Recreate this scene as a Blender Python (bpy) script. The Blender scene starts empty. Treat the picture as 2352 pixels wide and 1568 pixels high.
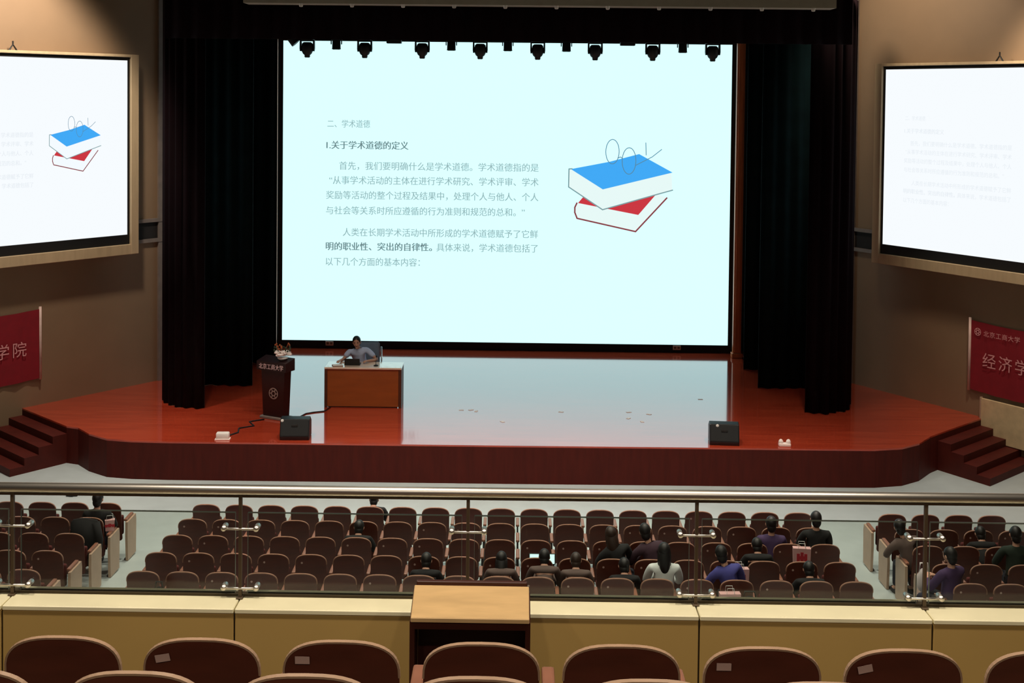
import bpy, bmesh, math, random
from math import sin, cos, tan, pi, radians, atan2, hypot
from mathutils import Vector, Matrix

SC = bpy.context.scene
COL = SC.collection
RND = random.Random(7)

# ------------------------------------------------------------------ camera
EYE = Vector((0.0, 0.0, 7.22))
PITCH, YAW, ROLL, FPX = radians(1.8), 0.0127, 0.0102, 2910.0
fw = Vector((-sin(YAW) * cos(PITCH), cos(YAW) * cos(PITCH), -sin(PITCH)))
rt = Vector((cos(YAW), sin(YAW), 0.0))
up = rt.cross(fw)
r2 = rt * cos(ROLL) + up * sin(ROLL)
u2 = up * cos(ROLL) - rt * sin(ROLL)
cam_data = bpy.data.cameras.new('camera')
cam = bpy.data.objects.new('camera', cam_data)
COL.objects.link(cam)
cam.matrix_world = Matrix(((r2.x, u2.x, -fw.x, EYE.x), (r2.y, u2.y, -fw.y, EYE.y), (r2.z, u2.z, -fw.z, EYE.z), (0, 0, 0, 1)))
cam_data.sensor_fit = 'HORIZONTAL'
cam_data.sensor_width = 36.0
cam_data.lens = FPX * 36.0 / 2352.0
cam_data.shift_x = (1176 - 1147) / 2352.0
cam_data.shift_y = (220 + FPX * tan(PITCH) - 784) / 2352.0
cam_data.clip_start = 0.05
cam_data.clip_end = 200
SC.camera = cam

# ------------------------------------------------------------------ world, exposure
SC.view_settings.view_transform = 'Standard'
SC.view_settings.look = 'None'
SC.view_settings.exposure = 0.0
SC.view_settings.gamma = 1.0
SC.view_settings.use_curve_mapping = False
SC.cycles.use_denoising = True
SC.cycles.max_bounces = 8
SC.cycles.transparent_max_bounces = 12
SC.cycles.sample_clamp_indirect = 4.0
SC.cycles.caustics_reflective = False
SC.cycles.caustics_refractive = False
wd = bpy.data.worlds.new('world')
SC.world = wd
wd.use_nodes = True
wd.node_tree.nodes['Background'].inputs[0].default_value = (1.0, 0.85, 0.7, 1)
wd.node_tree.nodes['Background'].inputs[1].default_value = 0.004


def spot_at(name, loc, target, watts, color, size_deg, blend, radius=0.12):
    l = bpy.data.lights.new(name, 'SPOT')
    l.energy = watts
    l.color = color
    l.spot_size = radians(size_deg)
    l.spot_blend = blend
    l.shadow_soft_size = radius
    o = bpy.data.objects.new(name, l)
    COL.objects.link(o)
    o.location = loc
    d = Vector(target) - Vector(loc)
    o.rotation_euler = d.to_track_quat('-Z', 'Y').to_euler()
    return o


def disc_at(name, loc, watts, color, size, spread=170):
    l = bpy.data.lights.new(name, 'AREA')
    l.shape = 'DISK'
    l.size = size
    l.energy = watts
    l.color = color
    l.spread = radians(spread)
    o = bpy.data.objects.new(name, l)
    COL.objects.link(o)
    o.location = loc
    return o


WARM = (1.0, 0.87, 0.70)
NEUT = (1.0, 0.89, 0.75)
# hall downlights over the stalls (fixtures are built further down at the same places)
HALL_LAMPS = [(x, y) for y in (12.5, 17.0, 20.6) for x in (-5.6, -2.0, 1.6, 5.2)]
HALL_Z = 10.6
for (x, y) in HALL_LAMPS:
    disc_at('hall_lamp', (x, y, HALL_Z - 0.13), 64 if y < 20 else 112, NEUT, 0.42, 112 if y < 20 else 84)
# balcony downlights
BALC_LAMPS = [(x, y) for y in (0.6, 5.1) for x in (-3.3, -1.1, 1.1, 3.3)]
BALC_Z = 8.9
for (x, y) in BALC_LAMPS:
    disc_at('balcony_lamp', (x, y, BALC_Z - 0.11), 44 if y < 3 else 66, WARM, 0.26)
# wall washers aimed at the two splayed side walls
spot_at('wall_washer', (-7.9, 23.4, 10.4), (-10.6, 24.4, 6.6), 1750, (1.0, 0.86, 0.72), 106, 0.4, 0.3)
spot_at('wall_washer', (8.9, 22.4, 10.4), (11.5, 23.3, 6.8), 1350, (1.0, 0.84, 0.66), 96, 0.4, 0.3)
spot_at('wall_washer', (6.2, 25.8, 10.3), (8.6, 27.2, 8.2), 560, (1.0, 0.84, 0.66), 98, 0.5, 0.3)


# ------------------------------------------------------------------ materials
def lin(c):
    r = []
    for v in c:
        v = v / 255.0
        r.append(v / 12.92 if v <= 0.04045 else ((v + 0.055) / 1.055) ** 2.4)
    return (r[0], r[1], r[2], 1.0)


MATS = {}


def mat(name, rgb, rough=0.6, metal=0.0, spec=0.5, var=0.12, scale=6.0, bump=0.0, stretch=(1, 1, 1), coat=0.0, sheen=0.0, raw=None):
    if name in MATS:
        return MATS[name]
    m = bpy.data.materials.new(name)
    m.use_nodes = True
    nt = m.node_tree
    b = nt.nodes['Principled BSDF']
    base = raw if raw else lin(rgb)
    tc = nt.nodes.new('ShaderNodeTexCoord')
    mp = nt.nodes.new('ShaderNodeMapping')
    mp.inputs['Scale'].default_value = stretch
    nz = nt.nodes.new('ShaderNodeTexNoise')
    nz.inputs['Scale'].default_value = scale
    nz.inputs['Detail'].default_value = 4.0
    rp = nt.nodes.new('ShaderNodeValToRGB')
    lo = [max(0, c * (1 - var)) for c in base[:3]] + [1]
    hi = [min(1, c * (1 + var)) for c in base[:3]] + [1]
    rp.color_ramp.elements[0].color = lo
    rp.color_ramp.elements[0].position = 0.3
    rp.color_ramp.elements[1].color = hi
    rp.color_ramp.elements[1].position = 0.7
    nt.links.new(tc.outputs['Object'], mp.inputs['Vector'])
    nt.links.new(mp.outputs['Vector'], nz.inputs['Vector'])
    nt.links.new(nz.outputs['Fac'], rp.inputs['Fac'])
    nt.links.new(rp.outputs['Color'], b.inputs['Base Color'])
    b.inputs['Roughness'].default_value = rough
    b.inputs['Metallic'].default_value = metal
    b.inputs['Specular IOR Level'].default_value = spec
    b.inputs['Coat Weight'].default_value = coat
    b.inputs['Sheen Weight'].default_value = sheen
    if bump:
        bp = nt.nodes.new('ShaderNodeBump')
        bp.inputs['Strength'].default_value = bump
        bp.inputs['Distance'].default_value = 0.01
        nt.links.new(nz.outputs['Fac'], bp.inputs['Height'])
        nt.links.new(bp.outputs['Normal'], b.inputs['Normal'])
    MATS[name] = m
    return m


def emit(name, col, strength=1.0):
    if name in MATS:
        return MATS[name]
    m = bpy.data.materials.new(name)
    m.use_nodes = True
    nt = m.node_tree
    nt.nodes.clear()
    out = nt.nodes.new('ShaderNodeOutputMaterial')
    e = nt.nodes.new('ShaderNodeEmission')
    e.inputs[0].default_value = (*col, 1)
    e.inputs[1].default_value = strength
    nt.links.new(e.outputs[0], out.inputs[0])
    MATS[name] = m
    return m


def glass_mat():
    m = bpy.data.materials.new('clear_glass')
    m.use_nodes = True
    nt = m.node_tree
    nt.nodes.clear()
    out = nt.nodes.new('ShaderNodeOutputMaterial')
    tr = nt.nodes.new('ShaderNodeBsdfTransparent')
    tr.inputs[0].default_value = (0.90, 0.93, 0.90, 1)
    gl = nt.nodes.new('ShaderNodeBsdfGlossy')
    gl.inputs['Roughness'].default_value = 0.02
    fr = nt.nodes.new('ShaderNodeFresnel')
    fr.inputs['IOR'].default_value = 1.3
    mx = nt.nodes.new('ShaderNodeMixShader')
    nt.links.new(fr.outputs[0], mx.inputs[0])
    nt.links.new(tr.outputs[0], mx.inputs[1])
    nt.links.new(gl.outputs[0], mx.inputs[2])
    nt.links.new(mx.outputs[0], out.inputs[0])
    return m


def stage_floor_mat():
    m = bpy.data.materials.new('varnished_stage_boards')
    m.use_nodes = True
    nt = m.node_tree
    b = nt.nodes['Principled BSDF']
    tc = nt.nodes.new('ShaderNodeTexCoord')
    mp = nt.nodes.new('ShaderNodeMapping')
    mp.inputs['Scale'].default_value = (0.5, 6.0, 1.0)
    nz = nt.nodes.new('ShaderNodeTexNoise')
    nz.inputs['Scale'].default_value = 2.0
    nz.inputs['Detail'].default_value = 5.0
    rp = nt.nodes.new('ShaderNodeValToRGB')
    rp.color_ramp.elements[0].color = lin((160, 52, 32))
    rp.color_ramp.elements[0].position = 0.3
    rp.color_ramp.elements[1].color = lin((186, 68, 42))
    rp.color_ramp.elements[1].position = 0.7
    nt.links.new(tc.outputs['Object'], mp.inputs['Vector'])
    nt.links.new(mp.outputs['Vector'], nz.inputs['Vector'])
    nt.links.new(nz.outputs['Fac'], rp.inputs['Fac'])
    nt.links.new(rp.outputs['Color'], b.inputs['Base Color'])
    b.inputs['Roughness'].default_value = 0.10
    b.inputs['IOR'].default_value = 1.45
    b.inputs['Specular Tint'].default_value = (1.0, 0.78, 0.95, 1)
    b.inputs['Coat Weight'].default_value = 0.85
    b.inputs['Coat Roughness'].default_value = 0.06
    b.inputs['Coat IOR'].default_value = 1.5
    return m


M = {
    'wall': mat('beige_wall', (132, 108, 82), 0.7, var=0.05, scale=1.2),
    'trimgrey': mat('grey_trim', (120, 108, 100), 0.5),
    'dark': mat('dark_recess', (22, 16, 14), 0.8),
    'ceil': mat('ceiling_plaster', (130, 122, 110), 0.9),
    'floor': mat('stalls_floor', (174, 184, 184), 0.35, var=0.05, scale=3),
    'balcfloor': mat('balcony_floor', (90, 70, 50), 0.7),
    'stage': stage_floor_mat(),
    'stageface': mat('mahogany_stage_front', (74, 19, 11), 0.6, spec=0.2, var=0.15, scale=4, stretch=(3, 3, 0.4)),
    'stairwood': mat('mahogany_steps', (74, 21, 13), 0.6, spec=0.25, var=0.15, scale=4),
    'maroon': mat('maroon_velvet', (15, 4, 7), 0.95, var=0.2, scale=3, spec=0.1),
    'teal': mat('dark_teal_velvet', (9, 26, 28), 0.95, var=0.2, scale=3, spec=0.1),
    'black': mat('matte_black', (10, 10, 11), 0.6),
    'blacksh': mat('black_plastic', (9, 10, 12), 0.45),
    'backwall': mat('black_masking', (6, 6, 7), 0.95),
    'woodjamb': mat('orange_wood_jamb', (205, 120, 74), 0.45, var=0.2, scale=3, stretch=(3, 3, 0.3)),
    'framewood': mat('light_wood_frame', (184, 162, 128), 0.5, var=0.08, scale=3, stretch=(3, 3, 0.5)),
    'red': mat('red_banner_cloth', (128, 5, 24), 0.85, var=0.08),
    'bannerink': mat('pink_white_print', (214, 150, 152), 0.75, var=0.02),
    'white': mat('white_lettering', (235, 205, 205), 0.7, var=0.02),
    'paper': mat('white_paper', (232, 222, 215), 0.7, var=0.05),
    'bannerrod': mat('pale_banner_rod', (205, 175, 165), 0.5),
    'seatwood': mat('dark_brown_plywood', (84, 38, 26), 0.38, var=0.15, scale=5, stretch=(1, 1, 4)),
    'seattrim': mat('pale_plywood_edge', (160, 130, 106), 0.4, var=0.08, scale=12),
    'seattrimfar': mat('brown_plywood_edge', (150, 108, 86), 0.4, var=0.1, scale=12),
    'seatfab': mat('brown_red_seat_fabric', (84, 28, 26), 0.9, var=0.15, scale=30),
    'armwood': mat('brown_armrest_wood', (140, 92, 72), 0.35, var=0.1),
    'support': mat('dark_steel_support', (48, 36, 32), 0.5),
    'endpanel': mat('pale_end_panel', (178, 150, 128), 0.5, var=0.06),
    'label': mat('paper_label', (190, 160, 150), 0.7, var=0.1),
    'steel': mat('brushed_steel', (222, 216, 208), 0.36, metal=1.0, var=0.04, scale=8, stretch=(0.4, 6, 6)),
    'darksteel': mat('dark_steel_post', (84, 68, 50), 0.45, metal=0.3),
    'glass': glass_mat(),
    'glassedge': mat('pale_glass_edge', (120, 132, 118), 0.3),
    'ledge': mat('pale_stone_ledge', (236, 228, 192), 0.35, var=0.06, scale=4),
    'parapet': mat('ochre_parapet_panel', (188, 155, 90), 0.6, var=0.04, scale=2),
    'groove': mat('dark_groove', (52, 40, 14), 0.8),
    'lecttop': mat('light_oak_top', (198, 164, 116), 0.38, var=0.1, scale=5, stretch=(1, 5, 1)),
    'lectbody': mat('dark_mahogany_lectern', (62, 24, 16), 0.4, var=0.15, scale=4),
    'deskfront': mat('brown_desk_veneer', (156, 82, 32), 0.5, var=0.1, scale=3, stretch=(0.6, 3, 3)),
    'desktop': mat('cream_desk_top', (244, 220, 198), 0.22, var=0.05, coat=1.0),
    'podium': mat('dark_podium_lacquer', (34, 14, 16), 0.3, var=0.1),
    'silver': mat('silver_emblem', (170, 168, 162), 0.4, metal=0.6, var=0.05),
    'skin': mat('skin', (196, 148, 124), 0.55, var=0.05, scale=20),
    'hair': mat('black_hair', (16, 13, 12), 0.5, var=0.3, scale=60),
    'brownhair': mat('dark_brown_hair', (44, 28, 18), 0.5, var=0.3, scale=60),
    'eye': mat('dark_eye', (20, 14, 12), 0.2),
    'lip': mat('lip', (150, 86, 80), 0.5),
    'shirtblue': mat('pale_blue_shirt', (198, 212, 244), 0.8, var=0.06),
    'navy': mat('navy_trousers', (26, 28, 40), 0.85),
    'blackcloth': mat('black_cloth', (18, 18, 19), 0.9),
    'plum': mat('dark_plum_cloth', (62, 40, 52), 0.9),
    'whitecloth': mat('white_cloth', (215, 220, 218), 0.85, var=0.04),
    'violet': mat('blue_violet_cloth', (70, 70, 142), 0.85),
    'purple': mat('dark_purple_cloth', (66, 46, 84), 0.85),
    'greencloth': mat('dark_green_cloth', (30, 44, 34), 0.9),
    'greycloth': mat('grey_brown_cloth', (92, 76, 70), 0.9),
    'redbag': mat('red_print', (178, 40, 52), 0.7),
    'palebag': mat('pale_pink_bag', (205, 160, 158), 0.7, var=0.05),
    'greybag': mat('grey_white_tote', (190, 186, 180), 0.8, var=0.1),
    'chairgrey': mat('blue_grey_chair', (120, 140, 158), 0.7),
    'chrome': mat('chrome', (220, 220, 225), 0.15, metal=1.0, var=0.02),
    'cable': mat('black_cable', (18, 16, 18), 0.5),
    'petal': mat('white_petal', (245, 228, 220), 0.7, var=0.06),
    'orange': mat('orange_sprig', (170, 84, 40), 0.7, var=0.2),
    'leafgreen': mat('dark_leaf', (44, 60, 36), 0.7, var=0.2),
    'fixture': mat('lamp_housing', (40, 40, 40), 0.5),
    'lens': mat('lamp_lens', (60, 70, 72), 0.1, spec=0.8),
    'bulk': mat('grey_beige_bulkhead', (150, 140, 122), 0.7, var=0.05),
}
# screens (self lit)
M['screen'] = emit('main_screen_light', (0.675, 1.02, 1.04), 1.10)
M['sidescreen'] = emit('side_screen_light', (0.93, 0.97, 1.0), 1.0)
M['txt'] = emit('slide_text_ink', (0.30, 0.46, 0.47), 1.0)
M['txtb'] = emit('slide_bold_ink', (0.15, 0.24, 0.25), 1.0)
M['txtfaint'] = emit('side_slide_ink', (0.80, 0.85, 0.90), 1.0)
M['sidepage'] = emit('side_slide_page', (0.90, 0.96, 1.0), 1.0)
M['sblue'] = emit('slide_blue', (0.055, 0.40, 0.92), 1.0)
M['sred'] = emit('slide_red', (0.60, 0.04, 0.055), 1.0)
M['sdred'] = emit('slide_dark_red', (0.25, 0.05, 0.06), 1.0)
M['spage'] = emit('slide_page', (0.80, 0.95, 0.93), 1.0)
M['sline'] = emit('slide_outline', (0.20, 0.34, 0.36), 1.0)
M['sglass'] = emit('slide_glasses', (0.10, 0.25, 0.36), 1.0)
M['lampglow'] = emit('lamp_glow', (1.0, 0.85, 0.65), 6.0)
M['tabglow'] = emit('tablet_glow', (0.70, 1.0, 0.92), 1.3)


# ------------------------------------------------------------------ helpers
def tag(o, label=None, cat=None, group=None, kind=None):
    if label:
        o['label'] = label
    if cat:
        o['category'] = cat
    if group:
        o['group'] = group
    if kind:
        o['kind'] = kind
    return o


def thing(name, label, cat, loc=(0, 0, 0), rz=0.0, group=None):
    o = bpy.data.objects.new(name, None)
    COL.objects.link(o)
    o.empty_display_size = 0.1
    o.location = loc
    o.rotation_euler = (0, 0, rz)
    return tag(o, label, cat, group)


def obj(name, bm, m, parent=None, smooth=False, loc=None, rz=0.0):
    if isinstance(bm, bpy.types.Mesh):
        me = bm
    else:
        me = bpy.data.meshes.new(name)
        bmesh.ops.recalc_face_normals(bm, faces=bm.faces[:])
        bm.to_mesh(me)
        bm.free()
    if not me.materials:
        me.materials.append(m)
    if smooth:
        for p in me.polygons:
            p.use_smooth = True
    o = bpy.data.objects.new(name, me)
    COL.objects.link(o)
    if parent:
        o.parent = parent
    if loc is not None:
        o.location = loc
    if rz:
        o.rotation_euler = (0, 0, rz)
    return o


def struct(name, bm, m, smooth=False):
    o = obj(name, bm, m, None, smooth)
    o['kind'] = 'structure'
    return o


def B():
    return bmesh.new()


def box(bm, x0, x1, y0, y1, z0, z1, bev=0.0, seg=1):
    t = bmesh.new()
    v = [t.verts.new((x, y, z)) for x in (x0, x1) for y in (y0, y1) for z in (z0, z1)]
    for f in ((0, 1, 3, 2), (4, 6, 7, 5), (0, 4, 5, 1), (2, 3, 7, 6), (0, 2, 6, 4), (1, 5, 7, 3)):
        t.faces.new([v[i] for i in f])
    if bev:
        bmesh.ops.bevel(t, geom=t.edges[:], offset=bev, segments=seg, affect='EDGES', profile=0.5)
    merge(bm, t)
    return bm


def merge(bm, t, mtx=None):
    if mtx is not None:
        t.transform(mtx)
    me = bpy.data.meshes.new('tmp')
    t.to_mesh(me)
    t.free()
    bm.from_mesh(me)
    bpy.data.meshes.remove(me)


def prism(bm, pts, axis, d0, d1):
    """extrude a 2-D outline; axis 'y': pts are (x,z); 'z': (x,y); 'x': (y,z)"""
    def P(p, d):
        return {'y': (p[0], d, p[1]), 'z': (p[0], p[1], d), 'x': (d, p[0], p[1])}[axis]
    a = [bm.verts.new(P(p, d0)) for p in pts]
    b = [bm.verts.new(P(p, d1)) for p in pts]
    n = len(pts)
    bm.faces.new(a)
    bm.faces.new(b[::-1])
    for i in range(n):
        bm.faces.new((a[i], b[i], b[(i + 1) % n], a[(i + 1) % n]))
    return bm


def tube(bm, pts, r, n=8, caps=True):
    pts = [Vector(p) for p in pts]
    rings = []
    rr = r if isinstance(r, (list, tuple)) else [r] * len(pts)
    for i, p in enumerate(pts):
        d = (pts[min(i + 1, len(pts) - 1)] - pts[max(i - 1, 0)]).normalized()
        a = Vector((0, 0, 1)) if abs(d.z) < 0.9 else Vector((1, 0, 0))
        u = d.cross(a).normalized()
        w = d.cross(u)
        rings.append([bm.verts.new(p + (u * cos(2 * pi * k / n) + w * sin(2 * pi * k / n)) * rr[i]) for k in range(n)])
    for a, b in zip(rings, rings[1:]):
        for k in range(n):
            bm.faces.new((a[k], a[(k + 1) % n], b[(k + 1) % n], b[k]))
    if caps:
        bm.faces.new(rings[0][::-1])
        bm.faces.new(rings[-1])
    return bm


def lathe(bm, prof, n=16, c=(0, 0, 0)):
    rings = [[bm.verts.new((c[0] + r * cos(2 * pi * k / n), c[1] + r * sin(2 * pi * k / n), c[2] + z)) for k in range(n)] for r, z in prof]
    for a, b in zip(rings, rings[1:]):
        for k in range(n):
            bm.faces.new((a[k], a[(k + 1) % n], b[(k + 1) % n], b[k]))
    bm.faces.new(rings[0][::-1])
    bm.faces.new(rings[-1])
    return bm


def ell(bm, c, r, u=12, v=8, fn=None, mtx=None):
    t = bmesh.new()
    bmesh.ops.create_uvsphere(t, u_segments=u, v_segments=v, radius=1.0)
    for q in t.verts:
        q.co = Vector((q.co.x * r[0], q.co.y * r[1], q.co.z * r[2]))
        if fn:
            q.co = Vector(fn(q.co))
        q.co += Vector(c)
    merge(bm, t, mtx)
    return bm


def copy_tree(o, parent=None):
    c = o.copy()
    COL.objects.link(c)
    c.parent = parent
    for ch in o.children:
        copy_tree(ch, c)
    return c


def text_mesh(body, spacing=1.0):
    c = bpy.data.curves.new('lettering', 'FONT')
    c.body = body
    c.size = 1.0
    c.space_character = spacing
    c.resolution_u = 3
    o = bpy.data.objects.new('lettering', c)
    COL.objects.link(o)
    dg = bpy.context.evaluated_depsgraph_get()
    dg.update()
    me = bpy.data.meshes.new_from_object(o.evaluated_get(dg))
    bpy.data.objects.remove(o)
    bpy.data.curves.remove(c)
    me.materials.clear()
    return me


def text_bm(body, x0, x1, zc, h, y, bold=0.0, spacing=1.0):
    """flat lettering in the local XZ plane, spanning x0..x1, em height h centred on zc; bold = overprint shift in em"""
    me = text_mesh(body, spacing)
    bm = bmesh.new()
    bm.from_mesh(me)
    xs = [v.co.x for v in bm.verts]
    a, b = min(xs), max(xs)
    if bold:
        n0 = len(bm.verts)
        bm.from_mesh(me)
        bm.verts.ensure_lookup_table()
        for v in bm.verts[n0:]:
            v.co.x += bold
            v.co.z -= 0.002
    bpy.data.meshes.remove(me)
    for v in bm.verts:
        v.co = Vector((x0 + (v.co.x - a) / (b - a) * (x1 - x0), y + v.co.z, zc + (v.co.y - 0.37) * h))
    return bm


# ------------------------------------------------------------------ room shell
SZ = 0.72                                  # stage height
dL = Vector((-0.611, -0.792, 0))           # left wall, running from stage towards the audience
dR = Vector((0.537, -0.844, 0))            # right wall
L0 = Vector((-7.962, 28.389, 0))
R0 = Vector((7.726, 29.035, 0))
ANG_L = atan2(0.792, 0.611)
ANG_R = atan2(-0.844, 0.537)


def wall_slab(name, p0, d, s0, s1, z0, z1, side, m):
    """slab on the outer side of the line p0 + s*d"""
    n = Vector((-d.y, d.x, 0)) * side
    a, b = p0 + d * s0, p0 + d * s1
    pts = [(a.x, a.y), (b.x, b.y), (b.x + n.x * 0.25, b.y + n.y * 0.25), (a.x + n.x * 0.25, a.y + n.y * 0.25)]
    return struct(name, prism(B(), pts, 'z', z0, z1), m)


wall_slab('wall_left', L0, dL, -1.6, 11.5, 0.0, 10.7, -1, M['wall'])
wall_slab('wall_right', R0, dR, -1.6, 12.5, 0.0, 10.7, 1, M['wall'])
struct('wall_back', box(B(), -9.2, 9.0, 32.45, 32.7, 0.0, 11.0), M['backwall'])
Lend = L0 + dL * 11.5
Rend = R0 + dR * 12.5
struct('wall_side_left', box(B(), Lend.x - 0.25, Lend.x, 2.0, Lend.y + 0.1, 0.0, 10.7), M['wall'])
struct('wall_side_right', box(B(), Rend.x, Rend.x + 0.25, 2.0, Rend.y + 0.1, 0.0, 10.7), M['wall'])
bm = B()
prism(bm, [(-15.2, 2.0), (14.8, 2.0), (14.8, 26.0), (-15.2, 26.0)], 'z', 10.7, 10.9)
struct('ceiling', bm, M['ceil'])
# stalls floor: flat before the stage, gently rising towards the balcony
bm = B()
prof = [(34.0, -0.2), (34.0, 0.0), (19.7, 0.0), (7.0, 0.838), (7.0, -0.2)]
prism(bm, prof, 'x', -16.0, 16.0)
struct('floor', bm, M['floor'])

# stage platform
front = [(-7.962, 28.389), (-10.058, 25.673), (-8.66, 24.32), (-8.40, 24.22), (-8.05, 23.80), (-7.60, 23.46), (-7.1, 23.36), (-6.4, 23.33), (-3, 23.36),
         (0, 23.38), (3, 23.42), (6.1, 23.44), (6.75, 23.46), (7.30, 23.60), (7.72, 23.92), (8.10, 24.44), (8.32, 24.66), (9.68, 25.96), (7.726, 29.035), (8.2, 32.44), (-8.2, 32.44)]
struct('floor_stage_base', prism(B(), front, 'z', 0.0, SZ - 0.03), M['stageface'])
struct('floor_stage', prism(B(), front, 'z', SZ - 0.03, SZ), M['stage'])


def stage_steps(name, p_in, wall_p, d, label):
    """five risers running down along the side wall"""
    w = Vector((wall_p[0] - p_in[0], wall_p[1] - p_in[1], 0))
    o = Vector((p_in[0], p_in[1], 0))
    prof = [(0, 0)]
    n, rise, run = 4, SZ / 5, 0.30
    prof.append((0, SZ - rise))
    for i in range(n):
        z = SZ - rise * (i + 1)
        prof.append(((i + 1) * run, z))
        if i < n - 1:
            prof.append(((i + 1) * run, z - rise))
    prof.append((n * run, 0))
    bm = B()
    a = [bm.verts.new(o + d * s + Vector((0, 0, z))) for s, z in prof]
    b = [bm.verts.new(o + w + d * s + Vector((0, 0, z))) for s, z in prof]
    k = len(prof)
    bm.faces.new(a)
    bm.faces.new(b[::-1])
    for i in range(k):
        bm.faces.new((a[i], b[i], b[(i + 1) % k], a[(i + 1) % k]))
    return tag(obj(name, bm, M['stairwood']), label, 'steps')


stage_steps('stage_steps', (-8.66, 24.32), (-10.055, 25.67), dL, 'mahogany steps at the left end of the stage')
stage_steps('stage_steps', (8.32, 24.66), (9.675, 25.96), dR, 'mahogany steps at the right end of the stage')


def wall_frame(p0, d, s, off, z, side):
    """point on the splayed wall: s along it, off in front of it"""
    n = Vector((d.y, -d.x, 0)) * side
    q = p0 + d * s + n * off
    return (q.x, q.y, z)


def wl(s, off, z):
    return wall_frame(L0, dL, s, off, z, -1)


def wr(s, off, z):
    return wall_frame(R0, dR, s, off, z, 1)


# horizontal dark recess with two pale rails, running behind each side screen
for (fn, ang, k, zoff) in ((wl, ANG_L, 1, 0.0), (wr, ANG_R, 2, -0.10)):
    bm = B()
    box(bm, -2.2, 2.2, -0.012, 0.02, 3.95, 4.32)
    o = struct('trim_%d' % k, bm, M['dark'])
    o.location = fn(2.15, 0.0, zoff)
    o.rotation_euler = (0, 0, ang)
    bm = B()
    box(bm, -2.2, 2.2, -0.06, 0.02, 4.32, 4.40)
    box(bm, -2.2, 2.2, -0.06, 0.02, 3.87, 3.95)
    o = struct('trim_%d' % (k + 2), bm, M['trimgrey'])
    o.location = fn(2.15, 0.0, zoff)
    o.rotation_euler = (0, 0, ang)
    bm = B()
    box(bm, -0.09, 0.09, -0.05, 0.02, SZ, 10.6)
    o = struct('trim_%d' % (k + 4), bm, M['trimgrey'])
    o.location = fn(0.02, 0.0, 0)
    o.rotation_euler = (0, 0, ang)

# grey beige bulkhead above the stage opening
struct('trim_7', box(B(), -5.28, 6.13, 24.45, 24.95, 8.965, 9.9), M['bulk'])
struct('trim_8', box(B(), -6.4, 5.9, 26.6, 26.9, 9.35, 10.69), M['backwall'])

# ------------------------------------------------------------------ curtains
def curtain_bm(path, z0, z1, amp, per, ph=0.0, drop=None):
    """pleated cloth with thickness along a polyline"""
    bm = B()
    P = [Vector((p[0], p[1], 0)) for p in path]
    tot = sum((b - a).length for a, b in zip(P, P[1:]))
    n = max(8, int(tot / per * 10))
    pts = []
    for i in range(n + 1):
        s = tot * i / n
        q = s
        for a, b in zip(P, P[1:]):
            L = (b - a).length
            if q <= L + 1e-6:
                d = (b - a).normalized()
                nrm = Vector((-d.y, d.x, 0))
                w = amp * (sin(2 * pi * s / per + ph) + 0.35 * sin(2 * pi * s / (per * 2.7) + 1.3))
                pts.append((a + d * q + nrm * w, nrm))
                break
            q -= L
    rows = []
    for z in (z0, z0 + (z1 - z0) * 0.5, z1):
        rows.append(([bm.verts.new((p.x, p.y, z)) for p, nn in pts], [bm.verts.new((p.x + nn.x * 0.03, p.y + nn.y * 0.03, z)) for p, nn in pts]))
    for (f0, b0), (f1, b1) in zip(rows, rows[1:]):
        for i in range(len(pts) - 1):
            bm.faces.new((f0[i], f0[i + 1], f1[i + 1], f1[i]))
            bm.faces.new((b0[i + 1], b0[i], b1[i], b1[i + 1]))
        for i in (0, len(pts) - 1):
            bm.faces.new((f0[i], f1[i], b1[i], b0[i]))
    for f, b in (rows[0], rows[-1]):
        for i in range(len(pts) - 1):
            bm.faces.new((f[i], b[i], b[i + 1], f[i + 1]))
    return bm


def curtain(name, path, z0, z1, m, label, amp=0.05, per=0.24, ph=0.0):
    o = obj(name, curtain_bm(path, z0, z1, amp, per, ph), m, None, True)
    return tag(o, label, 'curtain')


curtain('stage_curtain', [(-7.45, 26.9), (-7.28, 26.25), (-6.85, 25.85), (-6.36, 25.82)], SZ + 0.01, 9.3, M['maroon'], 'maroon house curtain drawn aside at the left edge of the stage')
curtain('stage_curtain', [(6.05, 26.12), (6.5, 26.05), (6.98, 26.35), (7.2, 27.1)], SZ + 0.01, 9.3, M['maroon'], 'maroon house curtain drawn aside at the right edge of the stage')
curtain('leg_curtain', [(-7.4, 27.95), (-5.8, 27.85)], SZ + 0.01, 9.2, M['teal'], 'dark teal leg curtain just behind the left maroon curtain', per=0.3)
curtain('leg_curtain', [(5.5, 28.28), (7.35, 28.35)], SZ + 0.01, 9.2, M['teal'], 'dark teal leg curtain just behind the right maroon curtain', per=0.3)
curtain('leg_curtain', [(-7.6, 30.3), (-5.72, 30.26)], SZ + 0.01, 9.2, M['teal'], 'narrow strip of dark curtain beside the left edge of the big screen', per=0.3)
curtain('leg_curtain', [(5.52, 30.2), (7.6, 30.25)], SZ + 0.01, 9.2, M['teal'], 'narrow strip of dark curtain beside the right edge of the big screen', per=0.3)
curtain('valance', [(-7.1, 25.52), (6.73, 25.56)], 8.318, 9.7, M['maroon'], 'dark maroon valance hanging across the top of the stage', amp=0.05, per=0.4)

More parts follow.
